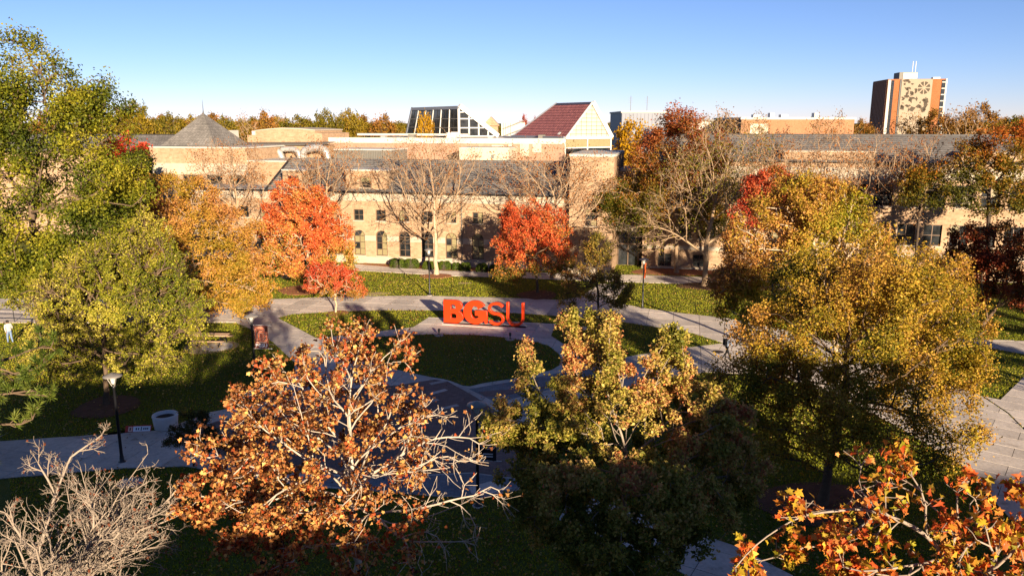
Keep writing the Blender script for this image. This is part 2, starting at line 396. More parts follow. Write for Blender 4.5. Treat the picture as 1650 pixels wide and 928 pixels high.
for a in ((490,467,40,8),(543,506,24,5.5),(866,476,32,8),(172,655,48,20),(1135,461,45,6),(1325,812,110,35),(967,529,22,5),(1090,438,75,6),(283,512,40,9)):
    pad('mulch_ring', *a, mulch if a[0] in (172,866,1135,1325,967) else mulch_red)
pad('mulch_ring', 703, 445, 27, 4, mulch_red); pad('bare_patch', 466, 446, 14, 2.5, bare_soil, .02)
pad('bare_patch', 605, 473, 20, 3, bare_soil, .02, .3); pad('bare_patch', 747, 456, 10, 1.5, bare_soil, .02, .3)
pad('bare_patch', 338, 559, 42, 11, bare_soil, .02); pad('table_pad', 350, 559, 24, 7, concrete, .06, .02)
# red mulch bed along the hall
m = MB().prism(GP([(590,424),(700,429),(806,433),(806,440),(720,437),(640,432),(575,426)]), -.02, .05); m.build('mulch_bed', mulch_red, kind='structure')
for px, py, rx, ry in ((707.5,541,9.5,3.2),(822,547.5,9.5,3.6),(943,530,12,3.5),(210,778,20,9)):
    pad('concrete_disc', px, py, rx, ry, concrete_b, .08, 0)
MB().prism(GP([(378,644),(402,627),(438,624),(428,640)]), -.02, .05).build('concrete_pad', concrete, kind='structure')

# ------------------------------------------------------------------ campus buildings (campus frame: u along the front, v back, z up)
def bldg(name, label, group=None): return empty(name, label, 'building', BO, BROT, group)
def wall_open(name, par, mat, u0, u1, z0, z1, v0, holes, dep=.4, side=None):
    m = MB()
    us = sorted({u0, u1, *[h[0]-h[2]/2 for h in holes], *[h[0]+h[2]/2 for h in holes]})
    zs = sorted({z0, z1, *[h[1] for h in holes], *[h[1]+h[3] for h in holes]})
    inh = lambda u, z: any(abs(u-h[0]) < h[2]/2 and h[1] < z < h[1]+h[3] for h in holes)
    for i in range(len(us)-1):
        for j in range(len(zs)-1):
            if not inh((us[i]+us[i+1])/2, (zs[j]+zs[j+1])/2):
                m.add([(us[i],v0,zs[j]),(us[i+1],v0,zs[j]),(us[i+1],v0,zs[j+1]),(us[i],v0,zs[j+1])], [(0,1,2,3)])
    v1 = v0+dep
    for h in holes:
        a, b, c, d = h[0]-h[2]/2, h[0]+h[2]/2, h[1], h[1]+h[3]
        m.add([(a,v0,c),(b,v0,c),(b,v1,c),(a,v1,c)], [(0,1,2,3)]); m.add([(a,v0,d),(b,v0,d),(b,v1,d),(a,v1,d)], [(3,2,1,0)])
        m.add([(a,v0,c),(a,v1,c),(a,v1,d),(a,v0,d)], [(0,1,2,3)]); m.add([(b,v0,c),(b,v1,c),(b,v1,d),(b,v0,d)], [(3,2,1,0)])
        if len(h) > 4 and h[4]:
            r = h[2]/2; zc = d-r; K = 12
            arc = [(h[0]-r*math.cos(math.pi*i/K), zc+r*math.sin(math.pi*i/K)) for i in range(K+1)]
            for i in range(K):
                (x0,y0),(x1,y1) = arc[i], arc[i+1]
                m.add([(x0,v0,y0),(x1,v0,y1),(x1,v0,d),(x0,v0,d)], [(0,1,2,3)])
                m.add([(x0,v0,y0),(x0,v1,y0),(x1,v1,y1),(x1,v0,y1)], [(0,1,2,3)])
    for u in (u0, u1): m.add([(u,v0,z0),(u,v1,z0),(u,v1,z1),(u,v0,z1)], [(0,1,2,3)])
    m.add([(u0,v0,z1),(u1,v0,z1),(u1,v1,z1),(u0,v1,z1)], [(0,1,2,3)])
    return m.build(name, mat, par)
_wk = {}
def win(par, u, v, zb, wd, ht, cols=2, rows=3, arch=False, tan_share=.25, fm=None, name='window'):
    key = (wd, ht, cols, rows, arch)
    if key not in _wk:
        m = MB(); t = .07; top = ht-wd/2 if arch else ht
        m.box(-wd/2,-wd/2+t,-.05,.05,0,top); m.box(wd/2-t,wd/2,-.05,.05,0,top); m.box(-wd/2+t,wd/2-t,-.05,.05,0,t)
        panes = []; cw = wd/cols; rh = top/rows
        for i in range(1, cols): m.box(-wd/2+i*cw-t/2,-wd/2+i*cw+t/2,-.04,.04,t,top)
        for j in range(1, rows+(1 if arch else 0)): m.box(-wd/2+t,wd/2-t,-.045,.045,j*rh-t/2,j*rh+t/2)
        if not arch: m.box(-wd/2+t,wd/2-t,-.05,.05,top-t,top)
        for i in range(cols):
            for j in range(rows):
                panes.append(MB().box(-wd/2+i*cw+.03,-wd/2+(i+1)*cw-.03,.0,.02,j*rh+.03,(j+1)*rh-.03).mesh('pane'))
        if arch:
            r = wd/2; K = 12
            for i in range(K):
                a0, a1 = math.pi*i/K, math.pi*(i+1)/K
                m.extr([(-r*math.cos(a0),-.05,top+r*math.sin(a0)),(-r*math.cos(a1),-.05,top+r*math.sin(a1)),(-(r-t)*math.cos(a1),-.05,top+(r-t)*math.sin(a1)),(-(r-t)*math.cos(a0),-.05,top+(r-t)*math.sin(a0))], (0,.1,0))
            for a in (60, 120): m.bar((0,0,top),(math.cos(R(a))*(r-.03),0,top+math.sin(R(a))*(r-.03)), .05)
            for a0, a1 in ((2,58),(62,118),(122,178)):
                pts = [(0,0,top+.04)]+[(math.cos(R(a0+(a1-a0)*k/5))*(r-.04),0,top+.02+math.sin(R(a0+(a1-a0)*k/5))*(r-.05)) for k in range(6)]
                panes.append(MB().extr(pts, (0,.02,0)).mesh('pane'))
        _wk[key] = (m.mesh('window'), panes, MB().box(-wd/2-.1,wd/2+.1,-.3,.1,-.12,0).mesh('sill'))
    fme, panes, sill = _wk[key]
    o = link(name, fme, fm or frame_br, par); o.location = (u, v+.2, zb)
    b = random.random() < .8
    for k, pm in enumerate(panes):
        tan_pane = b and random.random() < tan_share*1.4  # tan panes stand for blinds and for painted reflections in the glass
        key2 = (pm.name, tan_pane); me = _wk.get(key2)
        if me is None: me = pm.copy(); me.materials.clear(); me.materials.append(blind if tan_pane else glass); _wk[key2] = me
        link('pane', me, None, o)
    s_ = link('sill', sill, stone, o); s_.location = (0, 0, -.002)
    return o
def coping(m, u0, u1, v0, v1, z, h=.25, o=.08): return m.box(u0-o, u1+o, v0-o, v1+o, z, z+h)

# --- long hall with arched windows
A = bldg('long_hall', 'long tan brick hall with arched windows behind the red maples')
holes = []; AU = [-38.2,-35.4,-32.6,-29.95,-26.3,-23.55,-20.8,-18.05,-15.33,-12.55,-9.8,-7.0,-3.9,-1.05,1.75]
for u in AU: holes.append((u, .95, 1.36, 2.92, True)); holes.append((u, 4.97, 1.2, 1.26, False))
wall_open('wall', A, brick_tan, -40, 6.4, 0, 8.28, 0, holes)
MB().box(-40, 6.4, .41, 12, 0, 8.2).build('wall', brick_tan, A)
for u in AU:
    win(A, u, 0, .95, 1.34, 2.9, 2, 3, True, .5); win(A, u, 0, 4.98, 1.18, 1.24, 2, 2, False, .3)
m = MB(); e = [-40]+[x for u in AU for x in (u-.68, u+.68)]+[6.4]
for i in range(0, len(e), 2): m.box(e[i], e[i+1], -.03, .05, 2.66, 3.26)
m.build('belt_course', stone, A)
MB().box(-40.05, 6.38, -.06, .05, 0, .8).build('stone_base', stone, A)
MB().box(-40.04, 6.39, -.05, .05, 7.2, 8.26).build('frieze', stone, A)
MB().extr([(-29.2,-.5,8.30),(-29.2,6,11.66),(-29.2,12.5,8.30),(-29.2,12.5,8.22),(-29.2,-.5,8.22)], (35.5,0,0)).build('roof', slate_warm, A)
MB().bar((-40,-.53,8.27),(6.35,-.53,8.27), .14).build('gutter', gutter, A)
MB().extr([(-29.32,-.55,8.28),(-29.32,6,11.72),(-29.32,6,11.95),(-29.32,-.55,8.5)], (.14,0,0)).build('verge', gutter, A)
for u in (-5.72, 3.9): MB().tube([(u,-.1,.1),(u,-.1,8.2)], .05, 8).build('downpipe', louver_m, A)
MB().box(-40,-29.4,.3,6.2,8.21,8.33).build('terrace_roof', roof_flat, A)
for u0, u1, zt in ((-19.4,-14.45,10.6),(-27.3,-24.5,10.5)):
    d = MB().box(u0,u1,-.02,4.6,8.24,zt).build('dormer', brick_tan, A)
    coping(MB(), u0,u1,-.02,4.6,zt+.002,.15).build('coping', stone_white, d)
    win(A, (u0+u1)/2, -.32, 8.75, 1.3, 1.2, 2, 2)
# --- taller end block of the hall
E_ = bldg('hall_end_block', 'plain tall tan brick block at the right end of the arched hall')
wall_open('wall', E_, brick_tan, 6.45, 11.1, 0, 12.45, -1, [(8.8,5.2,1.3,1.8),(8.8,1.2,1.3,2.2)])
MB().box(6.45,11.1,-.59,11,0,12.4).build('wall', brick_tan, E_)
win(E_, 8.8, -1, 5.22, 1.28, 1.76); win(E_, 8.8, -1, 1.22, 1.28, 2.16)
coping(MB(), 6.45,11.1,-1,11,12.46,.28).build('coping', stone_white, E_)
MB().box(6.43,11.12,-1.06,-.9,0,.8).build('stone_base', stone, E_)
# --- pavilion with pyramid roof
Cb = bldg('pavilion', 'tan brick pavilion with steep grey pyramid roof and finial')
hw = [(u, 7.5, 2.3, 1.9) for u in (-47,-43.6,-40.2,-36.8)]
wall_open('wall', Cb, brick_tan, -49.2, -35.4, 0, 12.75, 6, hw); MB().box(-49.2,-35.4,6.41,18,0,12.7).build('wall', brick_tan, Cb)
for h in hw: win(Cb, h[0], 6, 7.52, 2.26, 1.86, 3, 1)
MB().box(-49.25,-35.35,5.94,6.1,9.45,10.85).build('stone_band', stone, Cb)
coping(MB(), -49.2,-35.4,6,18,12.76,.16).build('coping', stone_white, Cb)
MB().box(-48.3,-41.1,7.9,15.1,12.8,13.05).build('eave', stone_white, Cb)
ap = (-44.7,11.5,17.15); q = [(-48.7,7.5,12.95),(-40.7,7.5,12.95),(-40.7,15.5,12.95),(-48.7,15.5,12.95)]
MB().add(q+[ap], [(0,1,4),(1,2,4),(2,3,4),(3,0,4),(3,2,1,0)]).build('pyramid_roof', slate_warm, Cb)
MB().tube([(-44.7,11.5,17.0),(-44.7,11.5,17.5),(-44.7,11.5,18.9)], [.13,.05,.015], 6).build('finial', gutter, Cb)
MB().box(-35.38,-29.2,6,16,0,11.15).build('side_block', brick_tan, Cb)
coping(MB(), -35.38,-29.25,6.0,16,11.16,.14,.02).build('coping', stone_white, Cb)
# --- left slate wing
L_ = bldg('slate_wing', 'low wing with long dark slate roof left of the pyramid')
MB().box(-85,-49.5,12.4,24,0,11.9).build('wall', brick_tan, L_)
MB().extr([(-85,12,11.92),(-85,18,14.2),(-85,24.4,11.92),(-85,24.4,11.85),(-85,12,11.85)], (35.6,0,0)).build('roof', slate_warm, L_)
MB().bar((-85,18,14.22),(-49.4,18,14.22), .3, .12).build('ridge_cap', gutter, L_)
for u in (-52.5,-40.6): MB().box(u,u+2.6,24.5,28,13,14.75).build('parapet', stone_white, L_)
# --- stepped parapet block with ducts in front
Pb = bldg('parapet_block', 'tan brick block with stepped parapet behind silver roof ducts')
MB().extr([(-43.6,20,0),(-43.6,20,14.15),(-42.2,20,14.2),(-42.2,20,14.7),(-40,20,14.92),(-38,20,15.05),(-35.5,20,14.97),(-33,20,14.78),(-33,20,14.5),(-31.9,20,14.45),(-31.9,20,0)], (0,9,0)).build('wall', brick_tan, Pb)
MB().extr([(-42.3,19.9,14.7),(-40,19.9,14.93),(-38,19.9,15.06),(-35.5,19.9,14.98),(-32.9,19.9,14.79),(-32.9,19.9,14.94),(-35.5,19.9,15.13),(-38,19.9,15.21),(-40,19.9,15.08),(-42.3,19.9,14.85)], (0,9.2,0)).build('coping', stone, Pb)
MB().box(-42.75,-42.25,19.85,21,14.16,14.75).build('parapet_stone', stone_white, Pb)
MB().box(-44,-30,15.5,19.99,0,12.8).build('lower_block', brick_tan, Pb)
MB().extr([(-44.1,15.3,12.82),(-29.9,15.3,12.98),(-29.9,20.1,13.25),(-44.1,20.1,13.1)], (0,0,.06)).build('lower_roof', louver_m, Pb)
MB().box(-35.5,-35.2,15.4,15.6,11.3,12.6).build('slot_window', glass, Pb)
def duct(pts, r, label):
    t = [Vector(p) for p in pts]; b = Vector(UVv(t[0])); m = MB()
    # rounded path
    path = []
    for i in range(len(t)-1):
        for k in range(6): path.append(t[i].lerp(t[i+1], k/6))
    path.append(t[-1])
    for _ in range(5): path = [path[0]]+[(path[i-1]+path[i]*2+path[i+1])/4 for i in range(1,len(path)-1)]+[path[-1]]
    m.tube([p-t[0] for p in path], r, 14)
    o = m.build('roof_duct', duct_m, smooth=True); o.location = b; o.rotation_euler = (0,0,BROT)
    for i in range(2, len(path)-1, 4):
        d = (path[i+1]-path[i-1]).normalized()*.04
        MB().tube([path[i]-t[0]-d, path[i]-t[0]+d], r+.03, 14).build('collar', duct_m, o)
    tag(o, label, 'duct', 'silver ducts on the flat roof'); return o
def UVv(p): x, y = UV(p[0], p[1]); return (x, y, p[2])
duct([(-38.6,14,11.0),(-38.5,14,12.3),(-35.4,14,12.3),(-34.9,14,11.0)], .42, 'silver roof duct nearest the pyramid, bent down at both ends')
duct([(-35.3,14.4,12.35),(-33.4,14.4,12.5),(-32.6,14.2,12.1),(-32.4,14.1,10.9)], .34, 'middle silver roof duct, short curved elbow')
duct([(-31.9,14,11.0),(-31.8,14,12.4),(-29.6,14,12.75),(-28.5,14,12.3),(-28.2,13.9,10.9)], .46, 'silver roof duct with the large elbow beside the louvre screen')
b_ = MB().box(-38.9,-37.6,12.8,14.6,-1,1).build('rooftop_unit', metal_white); b_.location = (BO.x,BO.y,0); b_.rotation_euler = (0,0,BROT)
b_.data.transform(Matrix.Translation((38.25,-13.7,1))); b_.location = UVv((-38.25,13.7,11.2)); b_.data.transform(Matrix.Scale(.75,4,(0,0,1)))
MB().box(-.66,.66,-.91,-.86,.3,1.1).build('grille', louver_m, b_); tag(b_, 'small white rooftop unit at the left foot of the ducts', 'rooftop unit')
# --- long pink link building
K_ = bldg('link_building', 'long pink brick flat-roofed building above the slate roof, white coping')
MB().box(-31.8,2.3,22,60,0,13.1).build('wall', brick_link, K_)
MB().box(-31.9,2.35,21.9,22.5,13.1,13.85).build('coping', stone_white, K_)
MB().box(-31.7,2.3,22.6,60,13.11,13.5).build('roof', roof_flat, K_)
MB().box(-31,-13.4,30,31,14.0,14.3).build('roof_edge', stone_white, K_)
u0, z0 = AV(740,240,17); u1, _ = AV(820,240,17)
MB().box(u0,u1,17,21.95,0,z0).build('low_block', panel_cream, K_); coping(MB(), u0,u1,17,21.9,z0+.002,.18).build('coping', stone_white, K_)
MB().box(u0+4.4,u0+4.7,16.9,17.1,z0-1.2,z0-.75).build('vent', louver_m, K_)
for (a, b, c, d) in ((792,811,234,241),(819,825,233,252),(838,852,232,252),(858,872,232,246),(829,833,252,257)):
    ua, za = AV(a, c, 21.9); ub, zb = AV(b, d, 21.9); MB().box(ua,ub,21.93,22.05,zb,za).build('panel', panel_cream, K_)
for i, (u, v) in enumerate(((-26,27),(-21,25),(-15.5,26),(-9,24.5),(-2,25.5),(-17,33),(-6,31))):
    MB().box(u,u+.7+.3*(i % 3),v,v+.8,13.5,14.0+.25*(i % 3)).build('roof_vent', (duct_m, louver_m, metal_white)[i % 3], K_)
# louvre screen
S_ = bldg('louvre_screen', 'dark grey louvred plant screen with white top edge on the roof'); S_['category'] = 'screen'
MB().box(-27.4,-19.3,14.1,20,10.6,12.35).build('body', louver_m, S_)
for i in range(33): MB().box(-27.35+i*.245,-27.23+i*.245,13.98,14.1,10.7,12.32).build('slat', louver_m, S_)
coping(MB(), -27.4,-19.3,14.0,20,12.36,.16).build('coping', stone_white, S_)

def along(px, py, o, d):                    # distance along d (campus frame) from o until image column px
    t = 0; lo, hi = 0, 80
    def col(t):
        x, y = UV(o[0]+d[0]*t, o[1]+d[1]*t); return CX+FPX*x/(y*_c)
    f0 = col(0) < px
    for _ in range(50):
        mid = (lo+hi)/2
        if (col(mid) < px) == f0: lo = mid
        else: hi = mid
    return lo
q5 = math.sqrt(.5)
# --- glass wedge
Gb = bldg('glass_wedge', 'dark glass wedge-shaped building with white sloping edge on the skyline')
o = (AV(740,219,40)[0], 40); ztop = AV(740,171,40)[1]; zb = AV(740,220,40)[1]
b = along(655,219,o,(-q5,q5)); a = along(801,219,o,(q5,q5)); bt = b*.86
P0 = Vector((o[0],o[1],zb)); T0 = Vector((o[0],o[1],ztop))
dl = Vector((-q5,q5,0)); dr = Vector((q5,q5,0))
LB = P0+dl*b; LT = T0+dl*bt; RB = P0+dr*a
MB().add([P0,LB,LT,T0,RB,RB+dl*b], [(0,3,2,1),(0,4,3),(4,5,2,3),(1,2,5),(0,1,5,4)]).build('core', gutter, Gb)
nl = Vector((-q5,-q5,0)); nr = Vector((q5,-q5,0))
def fpt(s, h): return P0.lerp(LB, s).lerp(T0.lerp(LT, s), h)
NB = 12
HL = [0, .28, .58, .88]
for i in range(NB):
    for j in range(3):
        pts = [fpt(i/NB+.006,HL[j]+.012), fpt((i+1)/NB-.006,HL[j]+.012), fpt((i+1)/NB-.006,HL[j+1]-.012), fpt(i/NB+.006,HL[j+1]-.012)]
        MB().extr([p+nl*.05 for p in pts], nl*.04).build('pane', glass_blue, Gb)
for i in range(0, NB+1, 2): MB().bar(fpt(i/NB,0)+nl*.12, fpt(i/NB,.9)+nl*.12, .15).build('mullion', metal_white, Gb)
for i in range(1, NB, 2): MB().bar(fpt(i/NB,0)+nl*.1, fpt(i/NB,.9)+nl*.1, .08).build('mullion', gutter, Gb)
for j in (1, 2): MB().bar(fpt(0,HL[j])+nl*.1, fpt(1,HL[j])+nl*.1, .12).build('transom', louver_m, Gb)
MB().extr([fpt(0,.89)+nl*.08,fpt(1,.89)+nl*.08,fpt(1,1.0)+nl*.08,fpt(0,1.0)+nl*.08], nl*.12).build('fascia', steel_blue, Gb)
def rpt(s, h): return P0+dr*(a*s)+Vector((0,0,(ztop-zb)*h))
for j, (h0, h1) in enumerate(((0,.28),(.28,.58),(.58,.8),(.8,1))):
    for i, (s0, s1) in enumerate(((0,.25),(.25,.5),(.5,.75),(.75,1))):
        top0, top1 = 1-s0-.06, 1-s1-.06
        if top0 <= h0+.02: continue
        pts = [rpt(s0+.012,h0+.012)]
        if top1 > h1: pts += [rpt(s1-.012,h0+.012), rpt(s1-.012,h1-.012), rpt(s0+.012,h1-.012)]
        else:
            if top1 > h0: pts += [rpt(s1-.012,h0+.012), rpt(s1-.012,top1)]
            else: pts += [rpt(1-.06-h0-.012,h0+.012)]
            pts += [rpt(1-.06-h1,h1-.012), rpt(s0+.012,h1-.012)] if top0 > h1 else [rpt(s0+.012,top0)]
        MB().extr([p+nr*.05 for p in pts], nr*.04).build('pane', glass, Gb)
for s in (0, .25, .5, .75): MB().bar(rpt(s,0)+nr*.12, rpt(s,1-s-.03)+nr*.12, .2).build('mullion', metal_white, Gb)
for h in (.0, .28, .58, .8): MB().bar(rpt(0,h)+nr*.12, rpt(1-h,h)+nr*.12, .16).build('transom', metal_white, Gb)
MB().bar(T0+nr*.1, RB+nr*.1, .7, .75).build('sloping_edge', metal_white, Gb)
MB().bar(LB+nl*.1, LT+nl*.1, .3).build('edge_trim', steel_blue, Gb)
# --- maroon skylight prism
Qb = bldg('maroon_prism', 'maroon panelled sloping roof with cream triangular gable over glazing')
o = (2.3, 22.2); zb = AV(910,223,22)[1]; za = AV(957,165,25)[1]
a = along(985,221,o,(q5,q5)); b = along(826,223,o,(-q5,q5)); br = b*.62
P0 = Vector((o[0],o[1],zb)); RB = P0+dr*a; LB = P0+dl*b
AP = P0+dr*(a*.56); AP.z = za; AL = AP+dl*br
MB().add([P0,RB,AP,LB,LB+dr*a,AL], [(0,1,2),(0,2,5,3),(1,4,5,2),(3,5,4),(0,3,4,1)]).build('core', gutter, Qb)
nm = ((AP-P0).cross(LB-P0)).normalized(); nm = nm if nm.z > 0 else -nm
m = MB(); NR, NC = 12, 22
def mp(s, h): return P0.lerp(LB, s).lerp(AP.lerp(AL, s), h)
for j in range(NR):
    for i in range(NC):
        pts = [mp(i/NC+.003,.93*j/NR+.005), mp((i+1)/NC-.003,.93*j/NR+.005), mp((i+1)/NC-.003,.93*(j+1)/NR-.005), mp(i/NC+.003,.93*(j+1)/NR-.005)]
        MB().extr([p+nm*.04 for p in pts], nm*(.04+random.random()*.015)).build('panel', metal_white if (j == 1 and i == 3) else maroon, Qb)
for i in range(8):
    pts = [mp(i/8+.003,.935), mp((i+1)/8-.003,.935), mp((i+1)/8-.003,.995), mp(i/8+.003,.995)]
    MB().extr([p+nm*.04 for p in pts], nm*.06).build('ridge_panel', maroon_dk, Qb)
MB().bar(P0+nm*.1, LB+nm*.1, .4, .3).build('gutter', steel_blue, Qb); MB().bar(LB+nm*.1, AL+nm*.1, .2).build('edge_trim', steel_blue, Qb)
def gp(s, h):                               # point on the gable at height h, s across
    l, r = P0.lerp(AP, h), RB.lerp(AP, h); return l.lerp(r, s)
def gp2(d, h):                              # d metres across, None outside
    l, r = P0.lerp(AP, h), RB.lerp(AP, h)
    dl_, dr_ = (l-P0).dot(dr), (r-P0).dot(dr); d = min(max(d, dl_), dr_); return P0+dr*d+Vector((0,0,h*(za-zb)))
NH = 9; cwid = a/9
for j in range(NH):
    for i in range(9):
        h0, h1 = j/NH+.006, (j+1)/NH-.006
        p = [gp2(i*cwid+.03,h0), gp2((i+1)*cwid-.03,h0), gp2((i+1)*cwid-.03,h1), gp2(i*cwid+.03,h1)]
        if (p[1]-p[0]).length < .04 and (p[2]-p[3]).length < .04: continue
        MB().extr([x+nr*.04 for x in p], nr*.05).build('gable_panel', panel_cream, Qb)
MB().bar(RB+nr*.1, AP+nr*.1, .5, .6).build('verge', metal_white, Qb); MB().bar(P0+nr*.1, AP+nr*.1, .16).build('verge', metal_white, Qb)
MB().bar(P0+nr*.1, RB+nr*.1, .3).build('gable_sill', metal_white, Qb)
D = Vector((0,0,-2.6))
MB().add([P0+D-nr*.2,RB+D-nr*.2,RB-nr*.2,P0-nr*.2,P0+D-nr*3,RB+D-nr*3,RB-nr*3,P0-nr*3], [(0,1,2,3),(1,5,6,2),(4,0,3,7)]).build('recess', gutter, Qb)
for i, (s0, s1) in enumerate(((0,.48),(.48,1))):
    for h0, h1 in ((.02,.5),(.52,.96)):
        c = [P0.lerp(RB,s0+.02)+D*h0, P0.lerp(RB,s1-.02)+D*h0, P0.lerp(RB,s1-.02)+D*h1, P0.lerp(RB,s0+.02)+D*h1]
        MB().extr(c[::-1], nr*.04).build('pane', glass if h0 > .3 else blind, Qb)  # upper panes tan: the warm reflection in the glass is painted
for s in (0, .48, 1): MB().bar(P0.lerp(RB,s)+nr*.05, P0.lerp(RB,s)+D+nr*.05, .16).build('mullion', metal_white, Qb)
MB().bar(P0+D*.5+nr*.05, RB+D*.5+nr*.05, .14).build('transom', metal_white, Qb)
# --- right hall
B_ = bldg('slate_roof_hall', 'two storey tan brick hall with long slate roof behind the right trees')
BUu = [18.4+2.5*i for i in range(18)]
holes = []
for u in BUu: holes += [(u,7.47,1.75,2.28),(u,3.5,1.75,2.2)]
holes += [(u,.3,1.5,1.45) for u in (16.5, 20.3)] + [(16.2,4.2,1.1,1.6)]
holes = [h for h in holes if not (h[0] in (16.5,) and False)]
wall_open('wall', B_, brick_tan, 14, 64, 0, 12.0, 4, holes); MB().box(14,64,4.41,18,0,11.95).build('wall', brick_tan, B_)
for u in BUu: win(B_, u, 4, 7.48, 1.73, 2.26, 2, 2, False, .15); win(B_, u, 4, 3.51, 1.73, 2.18, 2, 2, False, .1)
for u in (16.5, 20.3): win(B_, u, 4, .31, 1.48, 1.43, 2, 1, False, 0)
MB().box(13.98,64.02,3.95,4.1,2.25,2.65).build('belt_course', stone, B_); MB().box(13.97,64.02,3.94,4.1,10.2,11.4).build('frieze', stone, B_)
MB().box(13.97,64.02,3.93,4.1,0,.25).build('stone_base', stone, B_)
MB().extr([(14.3,3.5,12.02),(14.3,11,14.6),(14.3,18.5,12.02),(14.3,18.5,11.96),(14.3,3.5,11.96)], (50,0,0)).build('roof', slate_warm, B_)
MB().bar((14.3,11,14.62),(64.3,11,14.62), .35, .14).build('ridge_cap', gutter, B_)
for u0, u1 in ((28.2,37.2),(45.2,52)):
    d = MB().box(u0,u1,3.9,7.2,12.0,12.95).build('dormer', brick_tan, B_); coping(MB(), u0,u1,3.9,7.2,12.952,.13).build('coping', stone, d)
gpz = [(3.6,11.2),(3.6,12.6),(4.6,13.2),(8.6,14.75),(9.6,15.15),(11,15.25),(12.4,15.15),(13.4,14.75),(17.4,13.2),(18.4,12.6),(18.4,11.2)]
MB().extr([(13.7,v,z) for v, z in gpz], (.6,0,0)).build('gable_parapet', brick_tan, B_)
m = MB()
for i in range(len(gpz)-1): m.bar((14,*gpz[i]),(14,*gpz[i+1]), 1.0, .3)
m.build('coping', stone_white, B_)
# --- entrance link between the two halls
N_ = bldg('entrance_link', 'shadowed recessed entrance between the hall end block and the slate-roofed hall')
MB().box(11.12,13.6,5.5,12,0,10.6).build('wall', brick_tan, N_)
MB().box(11.15,13.6,5.38,5.48,.05,4.2).build('glazing', glass, N_)
for u in (11.2,12.35,13.5): MB().box(u-.06,u+.06,5.25,5.37,.05,4.2).build('mullion', frame_br, N_)
MB().box(11.15,13.6,5.25,5.37,2.4,2.55).build('transom', frame_br, N_)
MB().box(11.12,13.65,2.5,5.4,4.25,4.7).build('canopy', stone, N_)
MB().box(11.14,13.64,5.4,12,10.61,10.9).build('coping', stone_white, N_)
# ------------------------------------------------------------------ buildings beyond
def far_box(name, label, px0, px1, pyt, Y, depth, wm, rz=0, h0=0, cop=None):
    p0, p1 = AY(px0, pyt, Y), AY(px1, pyt, Y); wd = p1[0]-p0[0]; zt = p0[2]
    o = empty(name, label, 'building', ((p0[0]+p1[0])/2, Y, 0), rz)
    MB().box(-wd/2,wd/2,0,depth,0,zt).build('wall', wm, o)
    if cop: MB().box(-wd/2-.3,wd/2+.3,-.3,depth+.3,zt+.002,zt+.5).build('coping', cop, o)
    o['w'] = wd; o['h'] = zt
    return o, wd, zt
o, wd, zt = far_box('brick_warehouse', 'long low orange brick building left of the tower', 1195, 1377, 193, 190, 25, brick_store, 0, 0, stone_white)
MB().box(-wd*.42,-wd*.26,-.06,.2,zt-4,zt-1).build('pale_panel', panel_cream, o)
for i in range(6): MB().box(-wd*.2+i*wd*.12,-wd*.2+i*wd*.12+1.1,-.05,.2,zt-6.2,zt-4.6).build('window', glass, o)
for i, x in enumerate((-.35,-.2,-.1,.2)): MB().box(wd*x,wd*x+1.6-.6*(i % 2),4,6,zt+.1,zt+1.2+.4*(i % 2)).build('roof_vent', metal_white, o)
o, wd, zt = far_box('white_block', 'white flat-roofed block behind the tall red-topped tree', 1112, 1192, 196, 210, 18, stone_white, 0, 0, louver_m)
o, wd, zt = far_box('grey_metal_hall', 'blue-grey metal clad box on the skyline above the yellow tree', 1002, 1075, 182, 260, 30, steel_blue, 0, 0, stone_white)
for i in range(12): MB().box(-wd/2+wd*i/12+.1,-wd/2+wd*(i+1)/12-.1,-.12,.05,0,zt-.3).build('cladding_panel', steel_blue, o)
for x in (.25, .62): 
    MB().tube([(wd*(x-.5),6,zt+.4),(wd*(x-.5),6,zt+5.5)], .08, 6).build('mast', louver_m, o)
    [MB().bar((wd*(x-.5)-.8,6,zt+3.4+q_*.7),(wd*(x-.5)+.8,6,zt+3.4+q_*.7), .06).build('antenna', louver_m, o) for q_ in range(3)]
o, wd, zt = far_box('white_ramp_building', 'pale building with diagonal stairs between the wedge and the maroon roof', 808, 846, 198, 170, 15, stone_white, 0)
for i in range(3): MB().bar((-wd/2+.3,-.2,zt-4.5+i*1.6),(wd/2-.3,-.2,zt-2.8+i*1.6), .25).build('stair', louver_m, o)
for i in range(5): MB().box(-wd/2+i*.5,-wd/2+i*.5+.12,-.3,-.1,zt-5,zt).build('post', metal_white, o)
o, wd, zt = far_box('distant_house', 'tan gabled roof house far behind the wedge', 780, 802, 203, 230, 12, brick_tan, 0)
MB().extr([(-wd/2-.5,-.5,zt),(wd/2+.5,-.5,zt),(0,-.5,zt+2.6)], (0,13,0)).build('roof', brick_tan, o)
# --- tower
TY = 400; pL, pC, pR = AY(1391,152,TY+14), AY(1431,128,TY), AY(1519,126,TY)
tower_fin = M('tower_fin', (.30,.135,.085), .8, var=.1)
T_ = empty('library_tower', 'tall orange brick tower with pale patterned panel on the skyline', 'building', (float(pC[0]), TY, 0), R(-9))
TW = float(pR[0]-pC[0])/math.cos(R(9)); TD = 25.; TH = float(pC[2])
MB().box(0,TW,0,TD,0,TH).build('wall', brick_orange, T_)
MB().box(.2,1.5,-.25,.1,0,TH-.4).build('corner_strip', stone_white, T_); MB().box(1.5,3.0,-.2,.1,0,TH-.6).build('corner_glazing', glass, T_)
MB().box(TW-2.3,TW-.6,-.2,.1,0,TH-.6).build('corner_glazing', glass, T_)
MB().box(TW-.6,TW+.1,-.25,.1,0,TH).build('corner_strip', stone_white, T_)
for i in range(12): MB().box(TW-2.25,TW-.62,-.3,-.15,2+i*3,2.5+i*3).build('floor_band', stone_white, T_)
